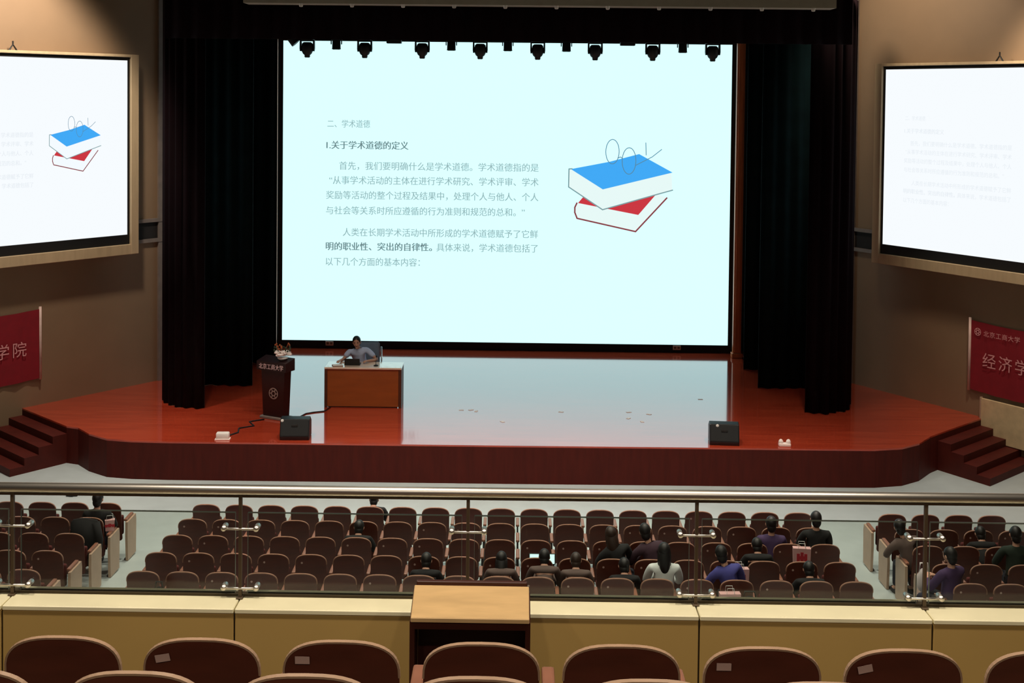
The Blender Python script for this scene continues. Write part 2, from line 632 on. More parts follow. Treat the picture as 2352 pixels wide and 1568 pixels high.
# wooden jambs next to the screen
for x0, x1, nm in ((-6.12, -5.97, 'left'), (5.50, 5.70, 'right')):
    bm = B()
    box(bm, x0, x1, 31.6, 31.75, SZ, 8.9, 0.01)
    box(bm, x0 + 0.04, x1 - 0.04, 31.58, 31.6, SZ + 0.15, 8.8, 0.004)
    box(bm, x0 - 0.03, x1 + 0.03, 31.56, 31.8, SZ, SZ + 0.12, 0.01)
    tag(obj('wooden_jamb', bm, M['woodjamb']), 'slim orange wooden jamb along the %s side of the big screen' % nm, 'jamb')

# ------------------------------------------------------------------ slide (shared by three screens)
SW, SH = 11.39, 7.648
PXM = SW / 1027.0
SLIDE = {}


def sx(px):
    return (px - 648) * PXM - SW / 2


def szz(py, px=1000):
    base = 95.5 + 0.0095 * (px - 648)           # top edge of the screen at this column
    bot = 780 + 0.0127 * (px - 648)
    return SH * (1 - (py - base) / (bot - base))


def poly_bm(pts, y):
    bm = B()
    bm.faces.new([bm.verts.new((sx(a), y, szz(b, a))) for a, b in pts])
    return bm


def stroke_bm(lines, w, y):
    bm = B()
    for pts in lines:
        pts = [Vector((sx(a), szz(b, a))) for a, b in pts]
        for a, b in zip(pts, pts[1:]):
            d = (b - a).normalized()
            n = Vector((-d.y, d.x)) * w / 2
            e = d * w * 0.3
            q = (a + n - e, b + n + e, b - n + e, a - n - e)
            bm.faces.new([bm.verts.new((p.x, y, p.y)) for p in q])
    return bm


def Z(x, y):                                     # close-up of the clip art -> photograph pixels
    return (1260 + x / 6.03, 300 + y / 6.03)


LINES = [('slide_heading', '二、学术道德', 750, 848, 285, 19, 0.018),
         ('slide_subheading', '1.关于学术道德的定义', 748, 936, 334, 20, 0.05),
         ('slide_text', '首先，我们要明确什么是学术道德。学术道德指的是', 778, 1236, 383, 20, 0.018),
         ('slide_text', '“从事学术活动的主体在进行学术研究、学术评审、学术', 755, 1236, 416, 20, 0.018),
         ('slide_text', '奖励等活动的整个过程及结果中，处理个人与他人、个人', 748, 1236, 450, 20, 0.018),
         ('slide_text', '与社会等关系时所应遵循的行为准则和规范的总和。”', 748, 1205, 485, 20, 0.018),
         ('slide_text', '人类在长期学术活动中所形成的学术道德赋予了它鲜', 787, 1236, 535, 20, 0.018),
         ('slide_bold_text', '明的职业性、突出的自律性。', 748, 992, 566, 20, 0.05),
         ('slide_text', '具体来说，学术道德包括了', 1003, 1236, 569, 20, 0.018),
         ('slide_text', '以下几个方面的基本内容：', 748, 965, 601, 20, 0.018)]


def slide_parts():
    if SLIDE:
        return SLIDE
    L = []
    for nm, body, a, b, yc, h, bold in LINES:
        mid = (a + b) / 2
        bm = text_bm(body, sx(a), sx(b), szz(yc, mid), h * PXM * 1.02, -0.006, bold)
        me = bpy.data.meshes.new(nm)
        bm.to_mesh(me)
        bm.free()
        L.append((nm, me, bold))
    SLIDE['text'] = L
    def mesh(nm, bm):
        me = bpy.data.meshes.new(nm)
        bm.to_mesh(me)
        bm.free()
        return me
    A = []
    A.append(('red_book_pages', mesh('red_book_pages', poly_bm([Z(*p) for p in ((390, 1000), (365, 1060), (360, 1120), (400, 1212), (1200, 1392), (1630, 930), (1480, 860))], -0.006)), 'spage'))
    A.append(('red_book_cover', mesh('red_book_cover', poly_bm([Z(*p) for p in ((405, 1000), (490, 900), (800, 1000), (1500, 860), (1240, 1165))], -0.009)), 'sred'))
    A.append(('red_book_outline', mesh('red_book_outline', stroke_bm([[Z(390, 1000), Z(362, 1060), Z(362, 1130), Z(395, 1212)], [Z(395, 1212), Z(1205, 1395), Z(1632, 930)]], 3.4 * PXM, -0.012)), 'sdred'))
    A.append(('blue_book_pages', mesh('blue_book_pages', poly_bm([Z(*p) for p in ((275, 530), (272, 778), (745, 1092), (1705, 822), (1690, 580), (740, 700))], -0.015)), 'spage'))
    A.append(('blue_book_cover', mesh('blue_book_cover', poly_bm([Z(*p) for p in ((300, 532), (830, 432), (1240, 325), (1705, 580), (745, 812))], -0.018)), 'sblue'))
    A.append(('blue_book_outline', mesh('blue_book_outline', stroke_bm([[Z(320, 528), Z(275, 530), Z(272, 778), Z(745, 1092), Z(1480, 885), Z(1710, 822)]], 2.6 * PXM, -0.021)), 'sline'))
    rings = []
    for cx, cy, rx, ry in ((872, 292, 92, 168), (1102, 420, 95, 182)):
        rings.append([Z(cx + rx * cos(t * pi / 14), cy + ry * sin(t * pi / 14)) for t in range(29)])
    rings.append([Z(945, 380), Z(985, 365), Z(1010, 385)])
    rings.append([Z(1330, 170), Z(1338, 340)])
    rings.append([Z(1195, 480), Z(1420, 365), Z(1550, 262)])
    A.append(('spectacles', mesh('spectacles', stroke_bm(rings, 1.7 * PXM, -0.024)), 'sglass'))
    SLIDE['art'] = A
    return SLIDE


def put_slide(panel, w, h, z0, faint):
    s = slide_parts()
    for nm, me, bold in s['text']:
        if faint:
            me = me.copy()
            me.materials.clear()
        me.materials.append(M['txtfaint'] if faint else (M['txtb'] if bold > 0.03 else M['txt']))
        o = obj(nm, me, None, panel)
        o.scale = (w / SW, 1, h / SH)
        o.location = (0, 0, z0)
    for nm, me, mk in s['art']:
        if not me.materials:
            me.materials.append(M[mk])
        o = obj(nm, me, None, panel)
        o.scale = (w / SW, 1, h / SH)
        o.location = (0, 0, z0)
        if faint and mk == 'spage':
            o.material_slots[0].link = 'OBJECT'
            o.material_slots[0].material = M['sidepage']


# main screen: bottom edge z .921 on the plane y = 32.2
t = thing('led_screen', 'huge bright lecture slide screen at the back of the stage', 'screen', (-0.2285, 32.2, SZ))
pan = obj('screen_panel', box(B(), -SW / 2, SW / 2, 0.0, 0.04, 0.201, 0.201 + SH), M['screen'], t)
put_slide(pan, SW, SH, 0.201, False)
bm = B()
box(bm, -SW / 2 - 0.09, -SW / 2, -0.02, 0.12, 0.0, SH + 0.3)
box(bm, SW / 2, SW / 2 + 0.09, -0.02, 0.12, 0.0, SH + 0.3)
box(bm, -SW / 2, SW / 2, -0.02, 0.12, 0.201 + SH, SH + 0.3)
box(bm, -SW / 2, SW / 2, -0.02, 0.12, 0.0, 0.201)
obj('screen_frame', bm, M['black'], t)
for (x, nm) in ((-4.70, 'left'), (4.17, 'right')):
    s = thing('socket_box', 'small white twin socket on the black %s base of the big screen' % nm, 'socket', (x, 32.18, SZ + 0.075))
    obj('plate', box(B(), -0.10, 0.10, -0.02, 0.0, 0.0, 0.11, 0.006), M['paper'], s)
    for k in (-0.045, 0.045):
        obj('socket', box(B(), k - 0.03, k + 0.03, -0.026, -0.02, 0.03, 0.085, 0.002), M['trimgrey'], s)


def side_screen(fn, ang, s_edge, sgn, W, z0, z1, label):
    """projection screen on the splayed wall; s_edge is its stage-side edge"""
    H = z1 - z0
    c = fn(s_edge + W / 2, 0.30, z0)
    t = thing('projection_screen', label, 'screen', c, ang)
    pan = obj('screen_panel', box(B(), -W / 2, W / 2, 0.0, 0.03, 0, H), M['sidescreen'], t)
    put_slide(pan, W, H, 0, True)
    bm = B()
    for a, b, e, f in ((-W / 2 - 0.055, -W / 2, -0.21, H + 0.07), (W / 2, W / 2 + 0.055, -0.21, H + 0.07), (-W / 2, W / 2, H, H + 0.07), (-W / 2, W / 2, -0.21, 0.0)):
        box(bm, a, b, -0.006, 0.03, e, f)
    obj('black_border', bm, M['black'], t)
    bm = B()
    X0, X1 = W / 2 + 0.055, W / 2 + 0.25
    for a, b, e, f in ((-X1, -X0, -0.43, H + 0.13), (X0, X1, -0.43, H + 0.13), (-X0, X0, H + 0.07, H + 0.13), (-X0, X0, -0.43, -0.21)):
        box(bm, a, b, -0.07, 0.29, e, f, 0.008)
    obj('wooden_frame', bm, M['framewood'], t)
    obj('backing', box(B(), -X0, X0, 0.05, 0.28, -0.25, H + 0.08), M['dark'], t)
    bm = B()
    tube(bm, [(-0.09, 0.1, H + 0.12), (0, 0.1, H + 0.25), (0.09, 0.1, H + 0.12)], 0.018, 6)
    tube(bm, [(0, 0.1, H + 0.24), (0, 0.1, H + 0.32)], 0.016, 6)
    obj('hanging_bracket', bm, M['black'], t)


side_screen(wl, ANG_L, 1.115, 1, 5.25, 4.13, 7.90, 'bright projection screen in a pale wooden frame on the left side wall')
side_screen(wr, ANG_R, 1.166, 1, 5.62, 4.05, 7.88, 'bright projection screen in a pale wooden frame on the right side wall')

# ------------------------------------------------------------------ red banners
def emblem(bm, x, z, r, y):
    n = 20
    for r0, r1 in ((r * 0.82, r), (r * 0.3, r * 0.5)):
        a = [bm.verts.new((x + r0 * cos(2 * pi * k / n), y, z + r0 * sin(2 * pi * k / n))) for k in range(n)]
        b = [bm.verts.new((x + r1 * cos(2 * pi * k / n), y, z + r1 * sin(2 * pi * k / n))) for k in range(n)]
        for k in range(n):
            bm.faces.new((a[k], a[(k + 1) % n], b[(k + 1) % n], b[k]))
    for k in range(6):
        t = pi * k / 3
        q = [(x + q0 * cos(t + w), z + q0 * sin(t + w)) for q0, w in ((r * 0.5, -0.2), (r * 0.82, -0.1), (r * 0.82, 0.1), (r * 0.5, 0.2))]
        bm.faces.new([bm.verts.new((a, y, b)) for a, b in q])


def banner(fn, ang, s_c, z0, label):
    W, H = 2.06, 1.43
    t = thing('wall_banner', label, 'banner', fn(s_c, 0.05, z0), ang)
    bm = B()
    n = 16
    top, bot = [], []
    for i in range(n + 1):
        x = -W / 2 + W * i / n
        sag = 0.04 * (1 - (2 * i / n - 1) ** 2)
        yy = -0.012 * sin(i * 1.7)
        top.append((x, yy, H - sag))
        bot.append((x, yy * 1.3, -sag))
    for dy in (0.0, 0.012):
        a = [bm.verts.new((x, y + dy, z)) for x, y, z in top]
        b = [bm.verts.new((x, y + dy, z)) for x, y, z in bot]
        for i in range(n):
            bm.faces.new((a[i], a[i + 1], b[i + 1], b[i]))
    obj('cloth', bm, M['red'], t, True)
    obj('lettering', text_bm('经济学院', -0.72, 0.73, H * 0.46, 0.33, -0.03, 0.0, 1.25), M['bannerink'], t)
    bm = text_bm('北京工商大学', -0.71, 0.14, H * 0.84, 0.13, -0.03, 0.0, 1.1)
    emblem(bm, -0.85, H * 0.85, 0.08, -0.03)
    obj('small_lettering', bm, M['bannerink'], t)
    for s in (-1, 1):
        bm = B()
        tube(bm, [(s * (W / 2 + 0.03), 0.0, -0.03), (s * (W / 2 + 0.03), 0.0, H + 0.05)], 0.03, 8)
        obj('end_rod', bm, M['bannerrod'], t, True)


banner(wl, ANG_L, 3.08 + 1.03, 1.29, 'red cloth banner with white characters low on the left side wall')
banner(wr, ANG_R, 3.33 + 1.03, 1.26, 'red cloth banner with white characters low on the right side wall')
# pale access board below the right banner
t = thing('access_panel', 'pale wooden access board on the right wall below the red banner', 'panel', wr(4.15, 0.07, 0.30), ANG_R)
obj('board', box(B(), -0.5, 0.6, -0.05, 0.0, 0, 0.84, 0.006), mat('pale_board', (205, 180, 140), 0.6), t)
obj('edge_strip', box(B(), -0.52, -0.49, -0.06, 0.0, 0, 0.86, 0.004), M['endpanel'], t)

# ------------------------------------------------------------------ stage lights on their batten
t = thing('lighting_batten', 'black pipe carrying the stage lights behind the valance', 'pipe', (0, 26.75, 8.72))
bm = B()
tube(bm, [(-5.6, 0, 0), (5.4, 0, 0)], 0.03, 10)
obj('pipe', bm, M['black'], t, True)
for x in (-5.0, 0.0, 4.9):
    bm = B()
    tube(bm, [(x, 0, 0.0), (x, 0, 1.0)], 0.012, 6)
    obj('hanger', bm, M['black'], t)


def make_moving_head():
    t = thing('moving_head_light', 'x', 'stage light')
    bm = B()
    box(bm, -0.13, 0.13, -0.1, 0.1, 0.30, 0.44, 0.015)
    tube(bm, [(0, 0, 0.44), (0, 0, 0.70)], 0.025, 8)
    obj('base', bm, M['blacksh'], t)
    bm = B()
    for s in (-1, 1):
        prism(bm, [(s * 0.125, 0.30), (s * 0.155, 0.30), (s * 0.158, 0.12), (s * 0.15, 0.06), (s * 0.125, 0.06), (s * 0.118, 0.12)], 'y', -0.05, 0.05)
    box(bm, -0.155, 0.155, -0.05, 0.05, 0.27, 0.30)
    obj('yoke', bm, M['blacksh'], t)
    bm = B()
    lathe(bm, [(0.08, 0.25), (0.112, 0.22), (0.122, 0.16), (0.122, 0.07), (0.095, 0.01), (0.06, -0.02), (0.06, -0.06)], 16)
    obj('lamp_head', bm, M['black'], t, True)
    bm = B()
    lathe(bm, [(0.052, -0.075), (0.052, -0.06)], 14)
    obj('lens', bm, M['lens'], t)
    return t


ORD = ['first', 'second', 'third', 'fourth', 'fifth', 'sixth', 'seventh', 'eighth', 'ninth', 'tenth', 'eleventh', 'twelfth', 'thirteenth', 'fourteenth', 'fifteenth', 'sixteenth', 'seventeenth', 'eighteenth', 'nineteenth']
mh = make_moving_head()
for i, x in enumerate((-4.415, -3.20, -1.985, -0.762, 0.45, 1.66, 2.87, 4.13)):
    o = mh if i == 0 else copy_tree(mh)
    o.location = (x, 26.75, 8.06)
    o['label'] = 'black moving head stage light, %s from the left under the valance' % ORD[i]
    o['group'] = 'moving head lights over the stage'
par = thing('par_can_light', 'x', 'stage light')
bm = B()
lathe(bm, [(0.05, 0.30), (0.085, 0.26), (0.09, 0.02), (0.10, 0.0)], 14)
obj('housing', bm, M['black'], par, True)
bm = B()
lathe(bm, [(0.08, -0.012), (0.08, 0.0)], 14)
obj('lens', bm, M['lens'], par)
bm = B()
tube(bm, [(0, 0, 0.28), (0, 0, 0.50)], 0.015, 6)
box(bm, -0.12, -0.10, -0.015, 0.015, 0.1, 0.34)
box(bm, 0.10, 0.12, -0.015, 0.015, 0.1, 0.34)
box(bm, -0.12, 0.12, -0.015, 0.015, 0.32, 0.34)
obj('bracket', bm, M['blacksh'], par)
for i, x in enumerate((-3.80, -1.372, -0.18, 1.055, 3.50)):
    o = par if i == 0 else copy_tree(par)
    o.location = (x, 26.75, 8.17)
    o['label'] = 'small black can light, %s from the left among the hanging stage lights' % ORD[i]
    o['group'] = 'can lights over the stage'
for i, (x, w) in enumerate(((-2.58, 'left'), (2.34, 'right'))):
    t = thing('flat_box_light', 'flat black box light in the %s half of the stage lighting row' % w, 'stage light', (x, 26.75, 8.30), 0, 'flat box lights over the stage')
    obj('housing', box(B(), -0.155, 0.155, -0.1, 0.1, 0.0, 0.12, 0.01), M['black'], t)
    bm = B()
    tube(bm, [(0, 0, 0.12), (0, 0, 0.42)], 0.015, 6)
    obj('bracket', bm, M['blacksh'], t)
t = thing('follow_spot', 'angled black spotlight hanging at the far left end of the lighting row', 'stage light', (-4.72, 26.75, 8.28))
bm = B()
tube(bm, [(0.06, 0, 0.0), (-0.14, 0, 0.22)], [0.10, 0.07], 12)
obj('housing', bm, M['black'], t)
bm = B()
tube(bm, [(-0.04, 0, 0.11), (-0.04, 0, 0.42)], 0.014, 6)
obj('bracket', bm, M['blacksh'], t)
bm = B()
ell(bm, (-0.13, -0.06, 0.21), (0.03, 0.03, 0.03), 8, 6)
obj('knob', bm, M['silver'], t)
# little downlights under the bulkhead
dl = thing('bulkhead_downlight', 'x', 'light')
bm = B()
lathe(bm, [(0.035, -0.05), (0.045, 0.0), (0.045, 0.02)], 12)
obj('rim', bm, mat('pale_rim', (205, 198, 190), 0.4), dl)
bm = B()
lathe(bm, [(0.025, -0.055), (0.025, -0.045)], 10)
obj('lens', bm, M['paper'], dl)
for i in range(11):
    o = dl if i == 0 else copy_tree(dl)
    o.location = (-4.17 + i * 0.987, 24.5, 8.955)
    o['label'] = 'tiny pale downlight, %s from the left under the grey bulkhead' % ORD[i]
    o['group'] = 'downlights under the bulkhead'
# ceiling fixtures around the lamps
fx = thing('ceiling_downlight', 'x', 'light')
bm = B()
lathe(bm, [(0.24, -0.12), (0.26, -0.12), (0.26, 0.10), (0.22, 0.10), (0.22, -0.02), (0.24, -0.02)], 20)
obj('housing', bm, M['fixture'], fx, True)
first = True
k = 0
for (x, y) in HALL_LAMPS:
    o = fx if first else copy_tree(fx)
    first = False
    o.location = (x, y, HALL_Z)
    o['label'] = 'round downlight in the hall ceiling above the stalls'
    o['group'] = 'hall ceiling downlights'
for (x, y) in BALC_LAMPS:
    o = copy_tree(fx)
    o.location = (x, y, BALC_Z)
    o.scale = (0.65, 0.65, 0.9)
    o['label'] = 'round downlight in the low ceiling above the balcony'
    o['group'] = 'balcony ceiling downlights'
struct('ceiling_balcony', box(B(), -15.2, 14.8, -1.5, 6.6, 8.98, 9.1), M['ceil'])

# ------------------------------------------------------------------ things on the stage
# desk
t = thing('lecture_desk', 'brown veneered lecture desk with a cream top on the stage', 'desk', (-3.113, 26.08, SZ))
obj('front_panel', box(B(), -0.755, 0.755, 0.02, 0.05, 0.02, 0.80), M['deskfront'], t)
obj('plinth', box(B(), -0.72, 0.72, 0.03, 0.06, 0.0, 0.06), M['dark'], t)
for s in (-1, 1):
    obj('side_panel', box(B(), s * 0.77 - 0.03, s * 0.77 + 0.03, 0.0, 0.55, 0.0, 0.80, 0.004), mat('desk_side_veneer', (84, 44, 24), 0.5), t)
obj('desk_top', box(B(), -0.80, 0.80, -0.01, 0.58, 0.80, 0.84, 0.006), M['desktop'], t)
obj('modesty_shelf', box(B(), -0.74, 0.74, 0.08, 0.5, 0.35, 0.37), M['deskfront'], t)
DZ = SZ + 0.84
t = thing('laptop', 'open black laptop on the lecture desk in front of the lecturer', 'laptop', (-3.36, 26.28, DZ), 0)
obj('keyboard_base', box(B(), -0.16, 0.16, 0.0, 0.22, 0.0, 0.018, 0.004), M['blacksh'], t)
bm = B()
box(bm, -0.16, 0.16, -0.012, 0.0, 0.012, 0.16, 0.004)
bm.transform(Matrix.Rotation(radians(18), 4, 'X'))
obj('lid', bm, M['black'], t)
t = thing('desk_microphone', 'small black microphone on the right half of the lecture desk', 'microphone', (-2.86, 26.25, DZ))
bm = B()
lathe(bm, [(0.05, 0), (0.05, 0.015), (0.02, 0.03)], 12)
obj('base', bm, M['black'], t)
bm = B()
tube(bm, [(0, 0, 0.02), (0.0, 0.02, 0.10), (0.0, 0.07, 0.17)], 0.006, 6)
obj('stem', bm, M['black'], t)
bm = B()
ell(bm, (0, 0.08, 0.185), (0.02, 0.022, 0.022), 8, 6)
obj('capsule', bm, M['black'], t)
t = thing('document_folder', 'brown folder of papers at the left end of the lecture desk', 'folder', (-3.66, 26.22, DZ), 0.25)
obj('cover', box(B(), -0.11, 0.11, -0.08, 0.08, 0.0, 0.012, 0.002), mat('folder_brown', (120, 70, 50), 0.6), t)
obj('papers', box(B(), -0.10, 0.10, -0.075, 0.075, 0.012, 0.022), M['paper'], t)
# office chair
t = thing('office_chair', 'blue grey office chair with pale armrests behind the lecture desk', 'chair', (-3.12, 27.28, SZ), 0.12)
bm = B()
box(bm, -0.23, 0.23, 0.02, 0.09, 0.52, 1.13, 0.05, 3)
obj('backrest', bm, M['chairgrey'], t, True)
bm = B()
box(bm, -0.24, 0.24, -0.42, 0.03, 0.42, 0.50, 0.03, 2)
obj('seat', bm, M['chairgrey'], t, True)
for s in (-1, 1):
    bm = B()
    tube(bm, [(s * 0.26, 0.06, 1.02), (s * 0.27, 0.05, 0.72), (s * 0.27, -0.05, 0.66), (s * 0.27, -0.36, 0.66), (s * 0.25, -0.38, 0.46)], 0.017, 8)
    obj('armrest', bm, M['chrome'], t, True)
bm = B()
tube(bm, [(0, -0.2, 0.10), (0, -0.2, 0.42)], 0.03, 10)
obj('gas_lift', bm, M['blacksh'], t, True)
for k in range(5):
    a = 2 * pi * k / 5 + 0.3
    bm = B()
    tube(bm, [(0, -0.2, 0.11), (0.28 * cos(a), -0.2 + 0.28 * sin(a), 0.07)], [0.025, 0.016], 8)
    ell(bm, (0.28 * cos(a), -0.2 + 0.28 * sin(a), 0.03), (0.03, 0.03, 0.03), 8, 6)
    obj('caster_leg', bm, M['blacksh'], t)

# lectern on the stage
t = thing('stage_lectern', 'dark lacquered lectern with white lettering and round emblem on the stage', 'lectern', (-4.74, 25.16, SZ), radians(-27))
bm = B()
a = [(-0.27, -0.10), (0.27, -0.10), (0.27, 0.10), (-0.27, 0.10)]
v0 = [bm.verts.new((x * 0.92, y, 0.05)) for x, y in a]
v1 = [bm.verts.new((x * 1.06, y * 1.1, 0.98)) for x, y in a]
bm.faces.new(v0)
bm.faces.new(v1)
for i in range(4):
    bm.faces.new((v0[i], v0[(i + 1) % 4], v1[(i + 1) % 4], v1[i]))
obj('body', bm, M['podium'], t)
obj('plinth', box(B(), -0.30, 0.30, -0.15, 0.15, 0.0, 0.05, 0.008), M['trimgrey'], t)
bm = B()
prism(bm, [(-0.17, 0.98), (0.13, 0.98), (0.13, 1.22), (-0.17, 1.15)], 'x', -0.36, 0.36)
obj('sloped_desk', bm, M['podium'], t)
obj('lettering', text_bm('北京工商大学', -0.30, 0.30, 1.06, 0.12, -0.175, 0.03), M['white'], t)
bm = B()
emblem(bm, 0.02, 0.52, 0.115, -0.117)
obj('emblem', bm, M['silver'], t)
# flowers on it
t = thing('flower_arrangement', 'white flower arrangement with orange sprigs on the dark stage lectern', 'flowers', (-4.60, 25.09, SZ + 1.19))
bm = B()
lathe(bm, [(0.06, 0), (0.10, 0.03), (0.11, 0.05)], 14)
obj('bowl', bm, M['paper'], t, True)
r = random.Random(3)
for k in range(13):
    a, q = r.uniform(0, 2 * pi), r.uniform(0, 0.15)
    c = (q * cos(a), q * 0.8 * sin(a), 0.09 + r.uniform(0, 0.08))
    bm = B()
    for p in range(6):
        b = 2 * pi * p / 6
        ell(bm, (c[0] + 0.03 * cos(b), c[1] + 0.03 * sin(b), c[2]), (0.034, 0.034, 0.022), 6, 4)
    ell(bm, (c[0], c[1], c[2] + 0.012), (0.018, 0.018, 0.014), 6, 4)
    obj('bloom', bm, M['petal'], t, True)
for k in range(7):
    a = 2 * pi * k / 7
    e = (0.15 * cos(a), 0.10 * sin(a), 0.26 + 0.05 * (k % 2))
    bm = B()
    tube(bm, [(0.03 * cos(a), 0.03 * sin(a), 0.1), e], 0.006, 5)
    for q in range(4):
        ell(bm, (e[0] + r.uniform(-.03, .03), e[1] + r.uniform(-.02, .02), e[2] - q * 0.025), (0.018, 0.012, 0.02), 6, 4)
    obj('sprig', bm, M['orange'] if k % 2 else M['leafgreen'], t)


def monitor_speaker(x, y, rz, label, dot):
    t = thing('stage_monitor', label, 'loudspeaker', (x, y, SZ), rz)
    bm = B()
    prism(bm, [(-0.20, 0.0), (0.22, 0.0), (0.22, 0.30), (0.05, 0.40), (-0.12, 0.38), (-0.22, 0.08)], 'x', -0.275, 0.275)
    bmesh.ops.bevel(bm, geom=bm.edges[:], offset=0.014, segments=2, affect='EDGES', profile=0.5)
    obj('cabinet', bm, M['blacksh'], t)
    bm = B()
    prism(bm, [(-0.12, 0.37), (-0.215, 0.09), (-0.222, 0.09), (-0.127, 0.375)], 'x', -0.25, 0.25)
    obj('grille', bm, M['black'], t)
    bm = B()
    ell(bm, (dot, -0.135, 0.355), (0.03, 0.012, 0.03), 10, 6)
    obj('badge', bm, M['paper'], t)
    bm = B()
    box(bm, -0.06, 0.06, -0.18, -0.15, 0.25, 0.29, 0.005)
    obj('handle', bm, M['dark'], t)


monitor_speaker(-4.10, 23.74, 0.05, 'black wedge stage monitor at the front edge beside the dark lectern', -0.235)
monitor_speaker(3.99, 23.78, -0.08, 'black wedge stage monitor at the front edge on the right half of stage', -0.13)
t = thing('floor_box', 'small white floor box on the left front edge of the stage', 'box', (-5.44, 23.56, SZ), 0.05)
obj('case', box(B(), -0.12, 0.12, -0.07, 0.07, 0.0, 0.13, 0.02, 2), M['paper'], t, True)
obj('foot_plate', box(B(), -0.14, 0.14, -0.09, 0.06, 0.0, 0.02, 0.004), M['petal'], t)
t = thing('floor_box', 'small white two-lobed floor box near the right stage monitor', 'box', (5.10, 23.60, SZ), 0.0)
obj('base', box(B(), -0.11, 0.11, -0.06, 0.06, 0.0, 0.06, 0.01), M['petal'], t)
for s in (-1, 1):
    bm = B()
    ell(bm, (s * 0.07, 0, 0.075), (0.045, 0.045, 0.06), 10, 8)
    obj('lamp_lobe', bm, M['petal'], t, True)
bm = B()
tube(bm, [(-4.46, 25.0, SZ + 0.012), (-4.3, 25.15, SZ + 0.012), (-4.2, 25.5, SZ + 0.012), (-4.05, 25.62, SZ + 0.012), (-3.85, 25.72, SZ + 0.012), (-3.78, 26.05, SZ + 0.012)], 0.012, 6)
tag(obj('cable', bm, M['cable'], None, True), 'black cable on the stage between the lectern and the desk', 'cable')
bm = B()
tube(bm, [(-4.95, 25.0, SZ + 0.01), (-5.2, 24.8, SZ + 0.01), (-5.05, 24.5, SZ + 0.01), (-5.3, 24.3, SZ + 0.01), (-5.25, 24.0, SZ + 0.01), (-5.42, 23.7, SZ + 0.01)], 0.016, 6)
tag(obj('cable', bm, M['cable'], None, True), 'dark cable trailing from the lectern to the white floor box', 'cable')
for i, (x, y) in enumerate(((-1.06, 26.0), (-0.86, 26.02), (-0.75, 25.92), (-0.2, 25.1), (1.0, 25.95), (2.4, 26.0), (2.35, 25.5), (2.6, 25.25), (2.8, 25.85), (4.05, 27.2))):  # flat pale chips standing in for lamp reflections in the varnish
    sp = obj('floor_glint', box(B(), -0.05, 0.05, -0.03, 0.03, 0.0, 0.004), M['paper'], None, False, (x, y, SZ + 0.001), i * 0.7)
    tag(sp, 'small pale chip painted as a light reflection on the glossy stage floor', 'paper', 'painted light reflections on the stage floor')

# ------------------------------------------------------------------ seats
def back_outline(w, z0, z1, b, rb, ex=2.8, n=22):
    """backrest outline in x,z, counter-clockwise from bottom left; the top is a superellipse"""
    h = w / 2
    pts = []
    for k in range(5):
        a = pi + k * pi / 8
        pts.append((-h + rb + rb * cos(a), z0 + rb + rb * sin(a)))
    for k in range(5):
        a = 1.5 * pi + k * pi / 8
        pts.append((h - rb + rb * cos(a), z0 + rb + rb * sin(a)))
    for k in range(n + 1):
        t = pi * k / n
        c, q = cos(t), sin(t)
        pts.append((h * abs(c) ** (2 / ex) * (1 if c >= 0 else -1), z1 - b + b * max(q, 0.0) ** (2 / ex)))
    return pts


TILT = radians(9)


def tilt_bm(bm, z0=0.40):
    m = Matrix.Translation((0, 0, z0)) @ Matrix.Rotation(TILT, 4, 'X') @ Matrix.Translation((0, 0, -z0))
    bm.transform(m)
    return bm


OUT = back_outline(0.414, 0.30, 0.912, 0.135, 0.04)


def mesh_of(nm, bm, m):
    me = bpy.data.meshes.new(nm)
    bmesh.ops.recalc_face_normals(bm, faces=bm.faces[:])
    bm.to_mesh(me)
    bm.free()
    me.materials.append(m)
    return me


SM = {}


